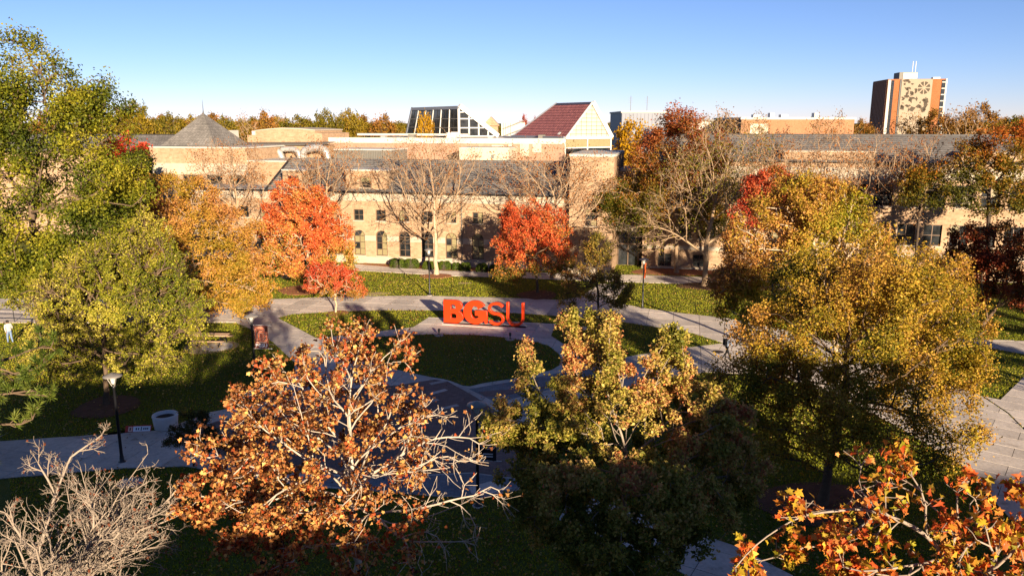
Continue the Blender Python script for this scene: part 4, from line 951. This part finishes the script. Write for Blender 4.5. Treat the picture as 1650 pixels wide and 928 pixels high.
# pine at the left edge
rng = np.random.default_rng(61); pr = empty('pine_tree', 'pine with long green needles reaching in at the left edge', 'tree', (-18.2, 20.5, 0), 0, 'foreground trees')
els = [E(60,560,36,30,20),E(30,600,50,45,20),E(50,640,40,40,19.5),E(8,610,35,35,20.5),E(15,690,40,26,19.5),E(-120,640,100,70,20.5),E(-140,720,140,90,20.5),E(-160,580,60,60,20.5)]
att = np.vstack([sample(rng, els, 450, .5), sample(rng, els[:5], 420, .6)]); P, D, par = grow(rng, (-18.2,20.5,0), (-18.6,20.5,10), att, .35, .5, up=.1)
nch = np.bincount(par[par >= 0], minlength=len(P)); P, D, par, te = add_twigs(rng, P, D, par, np.nonzero(nch <= 1)[0][40:], 2, .35, .6, .4)
r, _n = radii(par, .012, 2.2); r = np.where(r > .03, .03+(r-.03)*.2/(r[0]), r); off = np.array((-18.2,20.5,0))
V, F = tubes(P, D, par, r, 6); link('trunk', np_mesh('trunk', V-off, F, smooth=True), bark, pr)
te = te[np.argsort(rng.random(len(te))-.8*(P[te,0] > -15.5))][:2600]; nn = 70; src = np.repeat(te, nn)
t = rng.uniform(0, 1, (len(src),1)); pos = P[src]*(1-t)+P[par[src]]*t; tan = nz(D[src]*.9+rng.normal(0, .6, (len(src),3))+np.array((0,0,.2)))
nrm = nz(np.cross(tan, rng.normal(0, 1, tan.shape)))
T, Fc = LEAF_N; z = nrm; x = nz(np.cross(tan, z)); S = rng.uniform(.15, .25, len(src))[:,None,None]
V = pos[:,None]+S*(T[None,:,0:1]*2.2*x[:,None]+T[None,:,1:2]*tan[:,None]); F = (np.arange(len(src))*3)[:,None,None]+Fc[None]
c = palette([(60,78,22),(92,106,34),(128,132,54)], rng, pos, .8, .25)
link('needles', np_mesh('needles', V.reshape(-1,3)-off, F.reshape(-1,3), np.repeat(c, 3, 0)), needle_m, pr, kind='stuff')
# shade trees just outside the right of the frame
for i, (x, y, hgt) in enumerate(((47,36,17),(58,34,16),(42,20,21))):
    els = [(np.array((x, y, hgt*.62)), np.array((4.8,4.8,hgt*.36))), (np.array((x+2, y-1, hgt*.45)), np.array((4.6,4.6,hgt*.25)))]
    tree('broadleaf_tree', ('dense tree past the right edge shading the dark red tree', 'dense tree farther past the right edge shading the slate-roofed hall', 'dense tree past the lower right edge shading the paving')[i], (x, y), els, GOLD, 9000, .4, 250, .8, seed=71+i, k=4)
# --- trees beyond the buildings: six kinds, copied
def proto(kind, cols, n, ls, bare=False):
    els = [(np.array((0,0,8.5)), np.array((4.6,4.6,4.6))), (np.array((1.6,.5,11)), np.array((3.2,3.2,3.2))), (np.array((-1.8,-.4,7)), np.array((3.4,3.4,3.2)))]
    return tree(kind, 'x y z w', (0,0), els, cols, n, ls, 260, .8, seed=80+len(cols)+n % 7, sig=.4, k=4, twig=(3,1.0), tip=.03, group='trees beyond the roofs', bk=bark_tan if bare else bark, up=.15, gapn=.2)
PR = [proto('background_tree', [(110,104,20),(146,124,24),(168,132,30)], 5200, .42), proto('background_tree', [(84,88,20),(118,108,24),(150,124,30)], 5200, .42),
      proto('background_tree', [(136,108,34),(164,118,40),(180,116,48)], 5000, .42), proto('background_tree', [(150,112,60),(170,120,60)], 900, .3, True),
      proto('background_tree', [(190,140,10),(214,164,16)], 5200, .42), proto('background_tree', [(150,60,24),(186,72,30),(170,90,36)], 5000, .42)]
used = [False]*6
def bgtree(k, px, pyt, Y, wide, label):
    c = AY(px, pyt, Y); hgt = float(c[2]); src = PR[k]
    s_ = hgt/14.2; wk = wide*math.hypot(Y,1)/FPX/10.5
    if not used[k]: o = src; used[k] = True
    else:
        o = src.copy(); COL.objects.link(o)
        for chd in src.children:
            q_ = chd.copy(); COL.objects.link(q_); q_.parent = o
    o.location = (float(c[0]), Y, 0); o.scale = (wk, wk, s_); o.rotation_euler = (0, 0, random.uniform(0, 6.28)); o['label'] = label
    return o
kn = ('golden-olive tree', 'olive green tree', 'orange-tan tree', 'bare pale tree', 'yellow tree', 'rust-red tree')
rows = [(0,150,178,150,70,'behind the tall left tree'),(0,185,172,165,70,'next right of the tall left tree'),(1,207,160,170,60,'the tallest left of the pyramid'),(0,232,182,150,60,'between the tallest one and the pyramid'),(1,268,180,180,60,'just left of the pyramid roof'),(0,300,184,165,60,'touching the left slope of the pyramid'),
        (1,352,186,165,60,'touching the right slope of the pyramid'),(0,372,192,190,50,'second right of the pyramid'),(3,398,180,175,55,'bare, above the gap right of the pyramid'),(2,430,184,185,60,'above the stepped parapet'),(3,455,182,210,40,'thin, above the parapet end'),(2,485,200,230,60,'low, right of the parapet block'),
        (1,510,198,240,40,'low and dark, left of the tall olive pair'),(1,530,174,185,55,'left of the tall olive pair'),(0,556,174,190,55,'right of the tall olive pair'),(0,585,198,190,55,'low, right of the olive pair'),(2,612,196,200,50,'left of the wedge'),(0,636,197,190,45,'touching the glass wedge'),(4,678,188,125,42,'in front of the glass wedge'),
        (1,795,201,330,30,'tiny, right of the wedge'),(5,842,190,215,24,'tiny red, left of the maroon roof slope'),(5,860,193,230,18,'tiny red, touching the maroon roof'),(4,1022,199,120,95,'dome-shaped, beside the curved gable parapet'),(3,1160,170,150,90,'bare, above the white block'),(3,1215,178,160,70,'bare, above the left end of the orange building'),
        (3,1330,176,175,80,'bare, behind the orange building'),(2,1385,196,230,50,'between the orange building and the tower'),(3,1470,178,200,90,'bare, at the foot of the tower'),(2,1500,182,190,80,'brown, at the right foot of the tower'),(3,1560,165,180,90,'bare, right of the tower'),(2,1590,172,185,80,'brown, far right of the tower'),(1,1640,186,230,70,'at the right edge of the skyline'),(1,1000,196,420,24,'tiny, right of the maroon gable'),(1,980,197,520,30,'tiny, behind the maroon gable'),(2,60,190,190,60,'hidden mostly behind the tall left tree')]
for k, px, py, Y, wd, where in rows: bgtree(k, px, py, Y, wd, kn[k]+' on the skyline, '+where)
for i in range(34):
    px = 165+i*15.2+random.uniform(-5, 5)
    bgtree(random.choice((0,0,1,1,2)), px, random.uniform(184,199), random.uniform(175,300), random.uniform(50,85), 'low tree merging into the golden-olive row along the skyline '+('behind the slate wing and pyramid' if px < 400 else 'behind the parapet block' if px < 520 else 'left of the glass wedge' if px < 650 else 'behind the glass wedge'))
for i in range(9):
    bgtree(random.choice((1,2,3)), 1540+i*14, random.uniform(190,198), random.uniform(220,300), 50, 'low brown tree merging into the row along the skyline right of the tower')
# far woods on the plain
rng = np.random.default_rng(5); n = 26000
Y = rng.uniform(500, 1500, n); X = rng.uniform(-1, 1, n)*Y*.75; row = np.round(Y/120)*120+rng.normal(0, 6, n)
top_ = 9+3*np.sin(X/37)+2*np.sin(X/11+Y); pos = np.c_[X, row, rng.uniform(.2, 1, n)**.6*np.maximum(top_, 3)]
V, F, nv = scatter(pos, nz(rng.normal(0, 1, (n,3))+np.array((0,-.6,.4))), nz(rng.normal(0, 1, (n,3))), rng.uniform(3, 6, n), LEAF_D)
o = link('far_woods', np_mesh('far_woods', V, F, np.repeat(palette([(70,78,30),(112,100,36),(140,110,44)], rng, pos, 40), nv, 0)), leaf_m, kind='stuff')
tag(o, 'low hazy woods along the far horizon', 'woods')

# ------------------------------------------------------------------ hedges
def shrub(px, py, wpx, hpx, label, cols=[(54,78,16),(84,104,22),(112,126,30)], n=2600, group='clipped shrubs along the hall', ls=.085):
    rng = np.random.default_rng(int(px)); x, y = G(px, py); k = math.hypot(y, 16)/FPX; a, h = wpx*k/2, hpx*k*1.1
    th = rng.uniform(0, 6.283, n); ph = np.arccos(rng.uniform(-.15, 1, n)); f = rng.uniform(.86, 1.02, n)
    d = np.c_[np.sin(ph)*np.cos(th), np.sin(ph)*np.sin(th), np.cos(ph)]; d = np.sign(d)*np.abs(d)**.6
    pos = d*f[:,None]*np.array((a, a*.75, h)); pos[:,2] = np.maximum(pos[:,2], .03); pos += waves(rng, .35)(pos)[:,None]*.05*d
    V, F, nv = scatter(pos, nz(d+rng.normal(0, .5, (n,3))), nz(rng.normal(0, 1, (n,3))), ls*rng.uniform(.7, 1.3, n), LEAF_D)
    root = empty('clipped_shrub', label, 'shrub', (x, y, 0), 0, group)
    core = MB(); core.lathe([(a*.62,0),(a*.72,h*.4),(a*.62,h*.72),(a*.3,h*.86),(.01,h*.88)], 12)
    c_ = core.build('stems', bark_dark, root, True); c_.scale = (1, .75, 1)
    link('foliage', np_mesh('foliage', V, F, np.repeat(palette(cols, rng, pos, .6), nv, 0)), leaf_m, root, kind='stuff')
for px, py, wp, hp, lab in ((641,431.5,25,14,'left half of the double clipped shrub left of the pale bare trunk'),(663,432,25,14,'right half of the double clipped shrub left of the pale bare trunk'),(692,434,22,13,'clipped shrub half hidden by the lamp post'),(716,434.5,22,13,'clipped shrub just right of the pale bare trunk'),(735,435.5,14,11,'smallest clipped shrub, right of the pale bare trunk'),(750,437,18,13,'dark clipped shrub under the shaded wall'),(776.5,438.5,20,13,'round dark shrub below the shaded arched window'),(797,439.5,18,12,'dark shrub beside the right red maple')):
    shrub(px, py, wp, hp, lab)
shrub(632, 424, 24, 17, 'loose tan-pink shrub at the hall wall beside the double shrub', [(150,110,50),(190,130,70),(170,90,60)], 1200, 'clipped shrubs along the hall', .1)
# ------------------------------------------------------------------ grass blades and fallen leaves
rng = np.random.default_rng(9)
PAVE = [WALK, DIAG, EAST, EAST2, BACK, SOUTH]
def lawn_points(n, y0, y1, pw=1.0):
    Y = y0+(y1-y0)*rng.uniform(0, 1, n)**pw; X = rng.uniform(-.70, .70, n)*Y; p = np.c_[X, Y]
    isl = pip(p, OVAL) | pip(p, LENS); on = np.zeros(n, bool)
    for q_ in PAVE: on |= pip(p, q_)
    ok = isl | ~on; return p[ok], np.where(isl[ok], .065, 0.)
p, zz = lawn_points(360000, 22, 90); n = len(p)
a = rng.uniform(0, 6.283, n); hh = rng.uniform(.05, .11, n); ww = rng.uniform(.02, .045, n); ln = rng.normal(0, .03, (n,2))
V = np.empty((n,3,3)); V[:,0] = np.c_[p[:,0]-ww*np.cos(a), p[:,1]-ww*np.sin(a), zz]; V[:,1] = np.c_[p[:,0]+ww*np.cos(a), p[:,1]+ww*np.sin(a), zz]; V[:,2] = np.c_[p+ln, zz+hh]
c = palette([(104,120,20),(138,146,26),(168,166,36),(184,174,62)], rng, np.c_[p, zz], 2.5, .14, None, .12)
o = link('grass', np_mesh('grass', V.reshape(-1,3), np.arange(n*3).reshape(-1,3), np.repeat(c, 3, 0)), grass_blade, kind='stuff'); tag(o, 'short mown grass covering the lawns', 'grass')
p, zz = lawn_points(34000, 16, 84, 1.1); dens = waves(rng, 6)(np.c_[p, zz]); keep = rng.uniform(-1, 1, len(p)) < dens+.25+.5*(p[:,0] < -14); p, zz = p[keep], zz[keep]; n = len(p)
pos = np.c_[p, zz+rng.uniform(.06, .11, n)]
V, F, nv = scatter(pos, nz(rng.normal(0, .45, (n,3))+np.array((0,-.3,1))), nz(rng.normal(0, 1, (n,3))), rng.uniform(.08, .16, n), LEAF_D)
c = palette([(120,80,40),(176,130,60),(200,160,90),(210,180,110)], rng, pos, 3, .4)
px_ = rng.uniform(-.6, .6, 2600); py_ = rng.uniform(28, 82, 2600); pp = np.c_[px_*py_, py_]; on = pip(pp, WALK)|pip(pp, DIAG)|pip(pp, BACK); pp = pp[on & (waves(rng, 5)(np.c_[pp, pp[:,:1]*0]) > -.1)]
V2, F2, _ = scatter(np.c_[pp, np.full(len(pp), .075)], nz(rng.normal(0, .3, (len(pp),3))+np.array((0,0,1))), nz(rng.normal(0, 1, (len(pp),3))), rng.uniform(.06, .12, len(pp)), LEAF_D)
F = np.vstack([F, F2+len(V)]); V = np.vstack([V, V2]); c = np.vstack([c, palette([(110,70,36),(160,110,56),(190,150,84)], rng, np.c_[pp, pp[:,:1]*0], 3, .4)])
o = link('fallen_leaves', np_mesh('fallen_leaves', V, F, np.repeat(c, nv, 0)), leaf_m, kind='stuff'); tag(o, 'scattered fallen leaves on the lawns', 'leaves')

# ------------------------------------------------------------------ letters
def curve_mesh(name, polys, ext, bev=.0):
    cu = bpy.data.curves.new(name, 'CURVE'); cu.dimensions = '2D'; cu.fill_mode = 'BOTH'; cu.extrude = ext; cu.bevel_depth = bev; cu.bevel_resolution = 2
    for p in polys:
        s = cu.splines.new('POLY'); s.points.add(len(p)-1); s.use_cyclic_u = True
        for q, (x, y) in zip(s.points, p): q.co = (x, y, 0, 1)
    o = bpy.data.objects.new(name, cu); COL.objects.link(o); bpy.context.view_layer.update()
    me = bpy.data.meshes.new_from_object(o.evaluated_get(bpy.context.evaluated_depsgraph_get())); bpy.data.objects.remove(o); bpy.data.curves.remove(cu)
    me.name = name; me.transform(Matrix.Rotation(R(90), 4, 'X')); return me   # stands up, facing -y
def arc(cx, cy_, rx, ry, a0, a1, n=14): return [(cx+rx*math.cos(R(a0+(a1-a0)*i/n)), cy_+ry*math.sin(R(a0+(a1-a0)*i/n))) for i in range(n+1)]
def stroke(c, wd):
    l, r = [], []
    for i, p in enumerate(c):
        a, b = c[max(i-1,0)], c[min(i+1,len(c)-1)]; dx, dy = b[0]-a[0], b[1]-a[1]; L = math.hypot(dx,dy)
        l.append((p[0]-dy/L*wd/2, p[1]+dx/L*wd/2)); r.append((p[0]+dy/L*wd/2, p[1]-dx/L*wd/2))
    return l+r[::-1]
def letB(w=1.62, h=1.86): return [[(0,0)]+[(w*.62,0)]+arc(w*.62,h*.27,w*.38,h*.27,-90,62)+arc(w*.60,h*.76,w*.345,h*.24,-58,90)+[(0,h)],
                   [(w*.36,h*.18),(w*.36,h*.42)]+[(w*.54,h*.42)]+arc(w*.56,h*.30,w*.11,h*.12,90,-90,8)+[(w*.54,h*.18)],
                   [(w*.36,h*.60),(w*.36,h*.82)]+arc(w*.54,h*.71,w*.10,h*.11,90,-90,8)]
def letG(w=1.95, h=1.92):
    c = (w*.5, h*.5)
    return [arc(*c,w*.5,h*.5,38,318,30)+[(w*.93,h*.04),(w,h*.05),(w,h*.58),(w*.50,h*.58),(w*.50,h*.37),(w*.66,h*.37),(w*.66,h*.27)]+arc(*c,w*.19,h*.28,-60,-300,20)+[(w*.62,h*.60+.08),(w*.66,h*.66)]]
def letS(w=1.32, h=1.86, t=.18): 
    rx, ry = w/2-t/2, h/4-t/4
    return [stroke(arc(w/2,h-t/2-ry,rx,ry,25,262,18)+arc(w/2,t/2+ry,rx,ry,82,-155,18), t)]
def letU(w=1.42, h=1.92, t=.18):
    rx = w/2-t/2; return [stroke([(t/2,h),(t/2,h*.7)]+arc(w/2,t/2+rx,rx,rx,180,360,20)+[(w-t/2,h*.7),(w-t/2,h)], t)]
gx, gy = G(715, 521.5); gx2, gy2 = G(850, 529.5)
LS = empty('letter_sculpture', 'giant orange free-standing letters BGSU beside the oval lawn', 'sculpture', (gx, gy, .085), math.atan2(gy2-gy, gx2-gx))
x = 0
for nm, polys, dx in (('B', letB(), 1.60), ('G', letG(), 1.98), ('S', letS(), 1.46), ('U', letU(), 1.45)):
    me = curve_mesh('letter', polys, .13, .02); me.materials.append(orange_paint)
    o = link('letter', me, None, LS); o.location = (x, .2, .022); o['label'] = 'orange letter '+nm; x += dx+.06
MB().box(-.15,x+.1,-.15,.55,-.02,.0).build('base_plate', concrete_b, LS)
# ------------------------------------------------------------------ lamps and banners
def lamp(px, py, label, hgt=4.5):
    gx, gy = G(px, py); o = empty('street_lamp', label, 'street lamp', (gx, gy, 0), 0, 'black post-top lamps')
    MB().lathe([(.17,0),(.17,.06),(.11,.10),(.09,.35),(.075,.4),(.065,2.2),(.055,hgt-.75),(.08,hgt-.74),(.08,hgt-.62),(.03,hgt-.60)], 12).build('post', black_metal, o, True)
    MB().lathe([(.24,0),(.24,.03),(.2,.04)], 14).build('base_plate', concrete, o)
    h = MB().lathe([(.05,hgt+.02),(.30,hgt-.08),(.42,hgt-.12),(.43,hgt-.16),(.36,hgt-.18),(.05,hgt-.17)][::-1], 20).build('lamp_hood', lamp_top_m, o, True)
    for k in range(3):
        a = R(90+120*k); MB().bar((.06*math.cos(a),.06*math.sin(a),hgt-.64),(.27*math.cos(a),.27*math.sin(a),hgt-.17), .035).build('bracket', lamp_top_m, o)
    MB().lathe([(.05,hgt-.55),(.10,hgt-.45),(.13,hgt-.25),(.12,hgt-.19)], 14).build('lamp_glass', lamp_glass, o, True)
    return o
lamp(197,745,'street lamp in the left lawn near the white planter')
l2 = lamp(413,627,'street lamp carrying the brown banner left of the plaza', 4.75); l3 = lamp(692.5,476,'street lamp at the path edge behind the letters')
l4 = lamp(1035,497,'street lamp with a slim orange banner seen edge-on'); l5 = lamp(770,815,'street lamp carrying the black banner in the foreground plaza', 4.7)
lamp(836,448,'street lamp mostly hidden behind the right orange-red maple')
def text_mesh(s, size):
    fc = bpy.data.curves.new('t', 'FONT'); fc.body = s; fc.size = size; fc.extrude = .002; fc.align_x = 'CENTER'; fc.offset = .012
    o = bpy.data.objects.new('t', fc); COL.objects.link(o); bpy.context.view_layer.update()
    me = bpy.data.meshes.new_from_object(o.evaluated_get(bpy.context.evaluated_depsgraph_get())); bpy.data.objects.remove(o)
    me.name = 'lettering'; me.transform(Matrix.Rotation(R(90), 4, 'X')); return me
def banner(lp, zt, ht, wd, rz, m0, label, style):
    x, y, _ = lp.location; o = empty('banner', label, 'banner', (x, y, zt-ht), rz)
    cl = MB(); K = 6
    for i in range(K):
        x0, x1 = .1+wd*i/K, .1+wd*(i+1)/K; f = lambda q: .015*math.sin(q*7)
        cl.add([(x0,f(x0)-.004,0),(x1,f(x1)-.004,0),(x1,f(x1)-.004,ht),(x0,f(x0)-.004,ht),(x0,f(x0)+.004,0),(x1,f(x1)+.004,0),(x1,f(x1)+.004,ht),(x0,f(x0)+.004,ht)],
               [(0,1,2,3),(7,6,5,4),(0,4,5,1),(3,2,6,7)]+([(0,3,7,4)] if i == 0 else [])+([(1,5,6,2)] if i == K-1 else []))
    cl.build('cloth', m0, o)
    for zz in (ht, 0): MB().tube([(0,0,zz),(wd+.32,0,zz)], .02, 8).build('arm', metal_white, o)
    cx = .1+wd/2
    if style in ('bg', 'dark'):
        # interlocked block outlines of B and G
        s_ = wd*.42; c0 = banner_orange if style == 'bg' else banner_white; c1 = banner_peach if style == 'bg' else banner_white
        zc = ht*.64
        def line(pts, w_, mt, dy, nm):
            me = curve_mesh(nm, [stroke([(cx+p[0]*s_, zc+p[1]*s_*1.15) for p in pts], w_)], .003); lo = link(nm, me, mt, o); lo.location = (0, dy, 0)
        Bp = [(-.9,-.8),(-.9,.9),(.25,.9),(.55,.62),(.55,.28),(.3,.05),(.55,-.2),(.55,-.5),(.25,-.8),(-.9,-.8)]
        Gp = [(.95,.3),(.95,.02),(.65,.3),(-.05,.3),(-.4,0),(-.4,-.75),(-.1,-1.05),(.7,-1.05),(.95,-.8),(.95,-.35),(.3,-.35)]
        line(Bp, s_*.36, c1, -.024, 'logo'); line(Bp, s_*.18, banner_orange if style == 'bg' else banner_black, -.030, 'logo')
        line(Gp, s_*.36, c1, -.036, 'logo'); line(Gp, s_*.18, banner_orange, -.042, 'logo')
        if style == 'bg':
            me = text_mesh('BGSU', wd*.34); t_ = link('lettering', me, banner_white, o); t_.location = (cx, -.026, ht*.07)
            MB().box(cx-wd*.36,cx+wd*.36,-.03,-.022,ht*.255,ht*.29).build('strip', banner_peach, o)
        else:
            for k_ in range(2): MB().box(cx-wd*.3,cx+wd*.3,-.03,-.022,ht*(.12+.08*k_),ht*(.15+.08*k_)).build('strip', banner_white, o)
    return o
banner(l2, 4.05, 1.45, .86, R(-3), banner_brown, 'brown banner with orange BG emblem and white BGSU lettering', 'bg')
banner(l5, 3.55, 1.45, .70, R(-6), banner_black, 'black banner with white and orange emblem on the plaza lamp', 'dark')
banner(l4, 4.0, 1.4, .75, R(68), banner_orange, 'slim orange banner on the lamp before the entrance', 'plain')
# ------------------------------------------------------------------ planter, sign, table, spotlights, cover, railing
gx, gy = G(268, 690)
o = MB().lathe([(.52,0),(.58,.05),(.64,.62),(.66,.74),(.64,.78),(.57,.78),(.55,.70),(.54,.62),(.02,.60)], 32).build('round_planter', planter_m, None, True); o.location = (gx, gy, .03)
tag(o, 'round white concrete planter at the corner of the lower left path', 'planter')
pl = MB().lathe([(.54,.60),(.4,.65),(.2,.67),(.02,.66)], 20).build('soil', soil, o)
gx, gy = G(223, 696); sgn = empty('curb_sign', 'low orange and white information sign lying by the planter', 'sign', (gx, gy, 0), R(6))
bd = MB().extr([(-.66,-.10,.02),(.66,-.10,.02),(.66,.14,.33),(-.66,.14,.33)], (0,.03,-.012)).build('board', orange_paint, sgn)
def onb(x0, x1, t0, t1, mt, nm, d=.006):
    f = lambda x, t: (x, -.10+.24*t, .02+.31*t)
    n_ = Vector((0,-.31,.24)).normalized(); MB().extr([Vector(f(x0,t0))+n_*.002, Vector(f(x1,t0))+n_*.002, Vector(f(x1,t1))+n_*.002, Vector(f(x0,t1))+n_*.002], n_*d).build(nm, mt, sgn)
onb(-.26,.62,.14,.86,banner_white,'white_panel'); onb(-.50,-.30,.16,.84,banner_peach,'emblem'); onb(-.44,-.36,.3,.7,banner_brown,'emblem',.01)
for x0, x1, t0, t1 in ((-.12,-.06,.35,.65),(.0,.05,.35,.65),(.14,.18,.25,.75),(.26,.32,.38,.62),(.36,.42,.38,.62),(.45,.51,.38,.62)): onb(x0,x1,t0,t1,gutter,'mark',.011)
for xx in (-.5,.5): MB().bar((xx,.10,.0),(xx,.16,.3), .03).build('leg', gutter, sgn)
gx, gy = G(342, 556); tb = empty('picnic_table', 'wooden picnic table with attached benches on the left lawn', 'picnic table', (gx, gy, .06), R(-4))
for k in range(5): MB().box(-1.22,1.22,-.40+k*.165,-.40+k*.165+.15,.72,.77).build('tabletop_plank', wood, tb)
for s_ in (-1, 1):
    for k in range(2): MB().box(-1.22,1.22,s_*.78-.15+k*.155,s_*.78-.01+k*.155,.42,.465).build('bench_plank', wood, tb)
for xx in (-.8, .8):
    for s_ in (-1, 1): MB().bar((xx,s_*.25,.71),(xx,s_*.72,.0), .06, .09).build('leg', black_metal, tb)
    MB().bar((xx,-.85,.40),(xx,.85,.40), .05, .08).build('cross_beam', black_metal, tb); MB().bar((xx,-.38,.70),(xx,.38,.70), .05, .06).build('cross_beam', black_metal, tb)
for px, py, lab in ((707.5,540.5,'left small black spotlight on a concrete disc before the letters'),(822,547,'right small black spotlight on a concrete disc before the letters')):
    gx, gy = G(px, py); o = empty('spotlight', lab, 'spotlight', (gx, gy, .08), 0, 'letter spotlights')
    MB().lathe([(.08,0),(.08,.04),(.03,.05),(.03,.22)], 10).build('stem', black_metal, o); MB().tube([(0,-.10,.20),(0,-.04,.25),(0,.14,.36)], [.05,.09,.11], 12).build('head', black_metal, o)
gx, gy = G(1157, 568); o = MB().lathe([(.40,0),(.40,.012),(.36,.016),(.02,.016)], 24).build('manhole_cover', gutter); o.location = (gx, gy, .052); tag(o, 'round dark manhole cover on the path beside the walking person', 'manhole cover')
MB().lathe([(.46,0),(.46,.006),(.44,.008)], 24).build('ring', concrete, o)
rl = empty('handrail', 'black three-bar handrail along the walkway at the left edge', 'railing', (*G(20, 520), 0), R(-8))
for k in range(4): MB().tube([(-5+k*2.6,0,0),(-5+k*2.6,0,1.05)], .03, 8).build('post', black_metal, rl)
for zz in (.35,.7,1.05): MB().tube([(-5,0,zz),(2.8,0,zz)], .022, 8).build('rail', black_metal, rl)
# ------------------------------------------------------------------ people
def person(label, loc, rz, J, mats, pack=None, hgt=1.74):
    me = bpy.data.meshes.new('body'); names = list(J); idx = {k: i for i, k in enumerate(names)}
    E_ = [('pelvis','waist'),('waist','chest'),('chest','neck'),('neck','head'),('head','crown')]
    for s_ in 'lr': E_ += [('pelvis',s_+'hip'),(s_+'hip',s_+'knee'),(s_+'knee',s_+'ankle'),(s_+'ankle',s_+'toe'),('chest',s_+'sho'),(s_+'sho',s_+'elb'),(s_+'elb',s_+'wri'),(s_+'wri',s_+'hand')]
    me.from_pydata([J[k][0] for k in names], [(idx[a], idx[b]) for a, b in E_], []); o = bpy.data.objects.new('body', me); COL.objects.link(o)
    md = o.modifiers.new('s', 'SKIN'); md.use_smooth_shade = True
    for k in names: v = me.skin_vertices[0].data[idx[k]]; v.radius = (J[k][1], J[k][1]*(J[k][2] if len(J[k]) > 2 else 1)); v.use_root = k == 'pelvis'
    sb = o.modifiers.new('d', 'SUBSURF'); sb.levels = 2; sb.render_levels = 2
    bpy.context.view_layer.update(); m2 = bpy.data.meshes.new_from_object(o.evaluated_get(bpy.context.evaluated_depsgraph_get())); bpy.data.objects.remove(o)
    m2.name = 'body'
    for mt in mats: m2.materials.append(mt)
    nk = J['neck'][0][2]; pv = J['pelvis'][0][2]
    hands = [Vector(J[s_+'hand'][0]) for s_ in 'lr']; feet = [Vector(J[s_+'ankle'][0]) for s_ in 'lr']
    for p in m2.polygons:
        c = p.center
        if c.z > nk or any((c-h).length < .09 for h in hands): p.material_index = 0
        elif any((c-f).length < .13 and c.z < f.z+.02 for f in feet): p.material_index = 3
        elif c.z > pv+.02 or (abs(c.x) > .2 and c.z > pv-.15): p.material_index = 1
        else: p.material_index = 2
    o = link('person', m2); o.location = loc; o.rotation_euler = (0, 0, rz); tag(o, label, 'person')
    hd = Vector(J['head'][0]); 
    h = MB().lathe([(.03,.125),(.08,.10),(.108,.05),(.112,-.01),(.10,-.07),(.06,-.09)], 14).build('hair', hair_m, o, True); h.location = hd+Vector((0,-.022,.035)); h.scale = (.92,1.05,1)
    if pack:
        b = MB().box(-.15,.15,-.11,.09,0,.44).mesh('backpack'); bevel_mesh(b, .05, 3); b.materials.append(pack)
        q_ = link('backpack', b, None, o); c = Vector(J['chest'][0]); q_.location = c+Vector((0,-.19,-.30))
    return o
# faces +y in local frame
Jw = dict(pelvis=((0,0,.95),.15,.8), waist=((0,.01,1.10),.13,.8), chest=((0,.03,1.33),.16,.75), neck=((0,.05,1.50),.06), head=((0,.07,1.60),.085,1.1), crown=((0,.06,1.70),.075),
          lhip=((-.10,0,.90),.095), rhip=((.10,0,.90),.095), lknee=((-.10,.20,.52),.065), rknee=((.10,-.10,.50),.065), lankle=((-.10,.34,.09),.042), rankle=((.10,-.44,.14),.042), ltoe=((-.11,.50,.05),.04), rtoe=((.10,-.34,.04),.04),
          lsho=((-.19,.03,1.42),.065), rsho=((.19,.03,1.42),.065), lelb=((-.24,-.12,1.17),.045), relb=((.24,.10,1.16),.045), lwri=((-.24,-.08,.93),.033), rwri=((.23,.30,1.02),.033), lhand=((-.24,-.05,.85),.036), rhand=((.22,.38,1.0),.036))
gx, gy = G(1170, 580); person('person in black trousers with dark backpack striding along the right path', (gx, gy, .05), R(-70), Jw, [skin_m, cloth_blue, cloth_black, shoe_m], cloth_black)
Js = dict(Jw); Js.update(lknee=((-.10,.10,.50),.07), rknee=((.10,-.02,.50),.07), lankle=((-.10,.12,.09),.045), rankle=((.10,-.16,.09),.045), ltoe=((-.11,.27,.05),.04), rtoe=((.11,-.02,.05),.04), rwri=((.25,.16,.98),.035), rhand=((.24,.24,.94),.037), chest=((0,.03,1.33),.175,.85), waist=((0,.01,1.10),.16,.85), lelb=((-.27,-.04,1.16),.055), relb=((.27,.02,1.15),.055), lsho=((-.20,.03,1.42),.075), rsho=((.20,.03,1.42),.075))
gx, gy = G(17, 553); person('person in pale grey top and jeans standing at the left edge', (gx, gy, .0), R(60), Js, [skin_m, cloth_grey, cloth_jean, shoe_m])
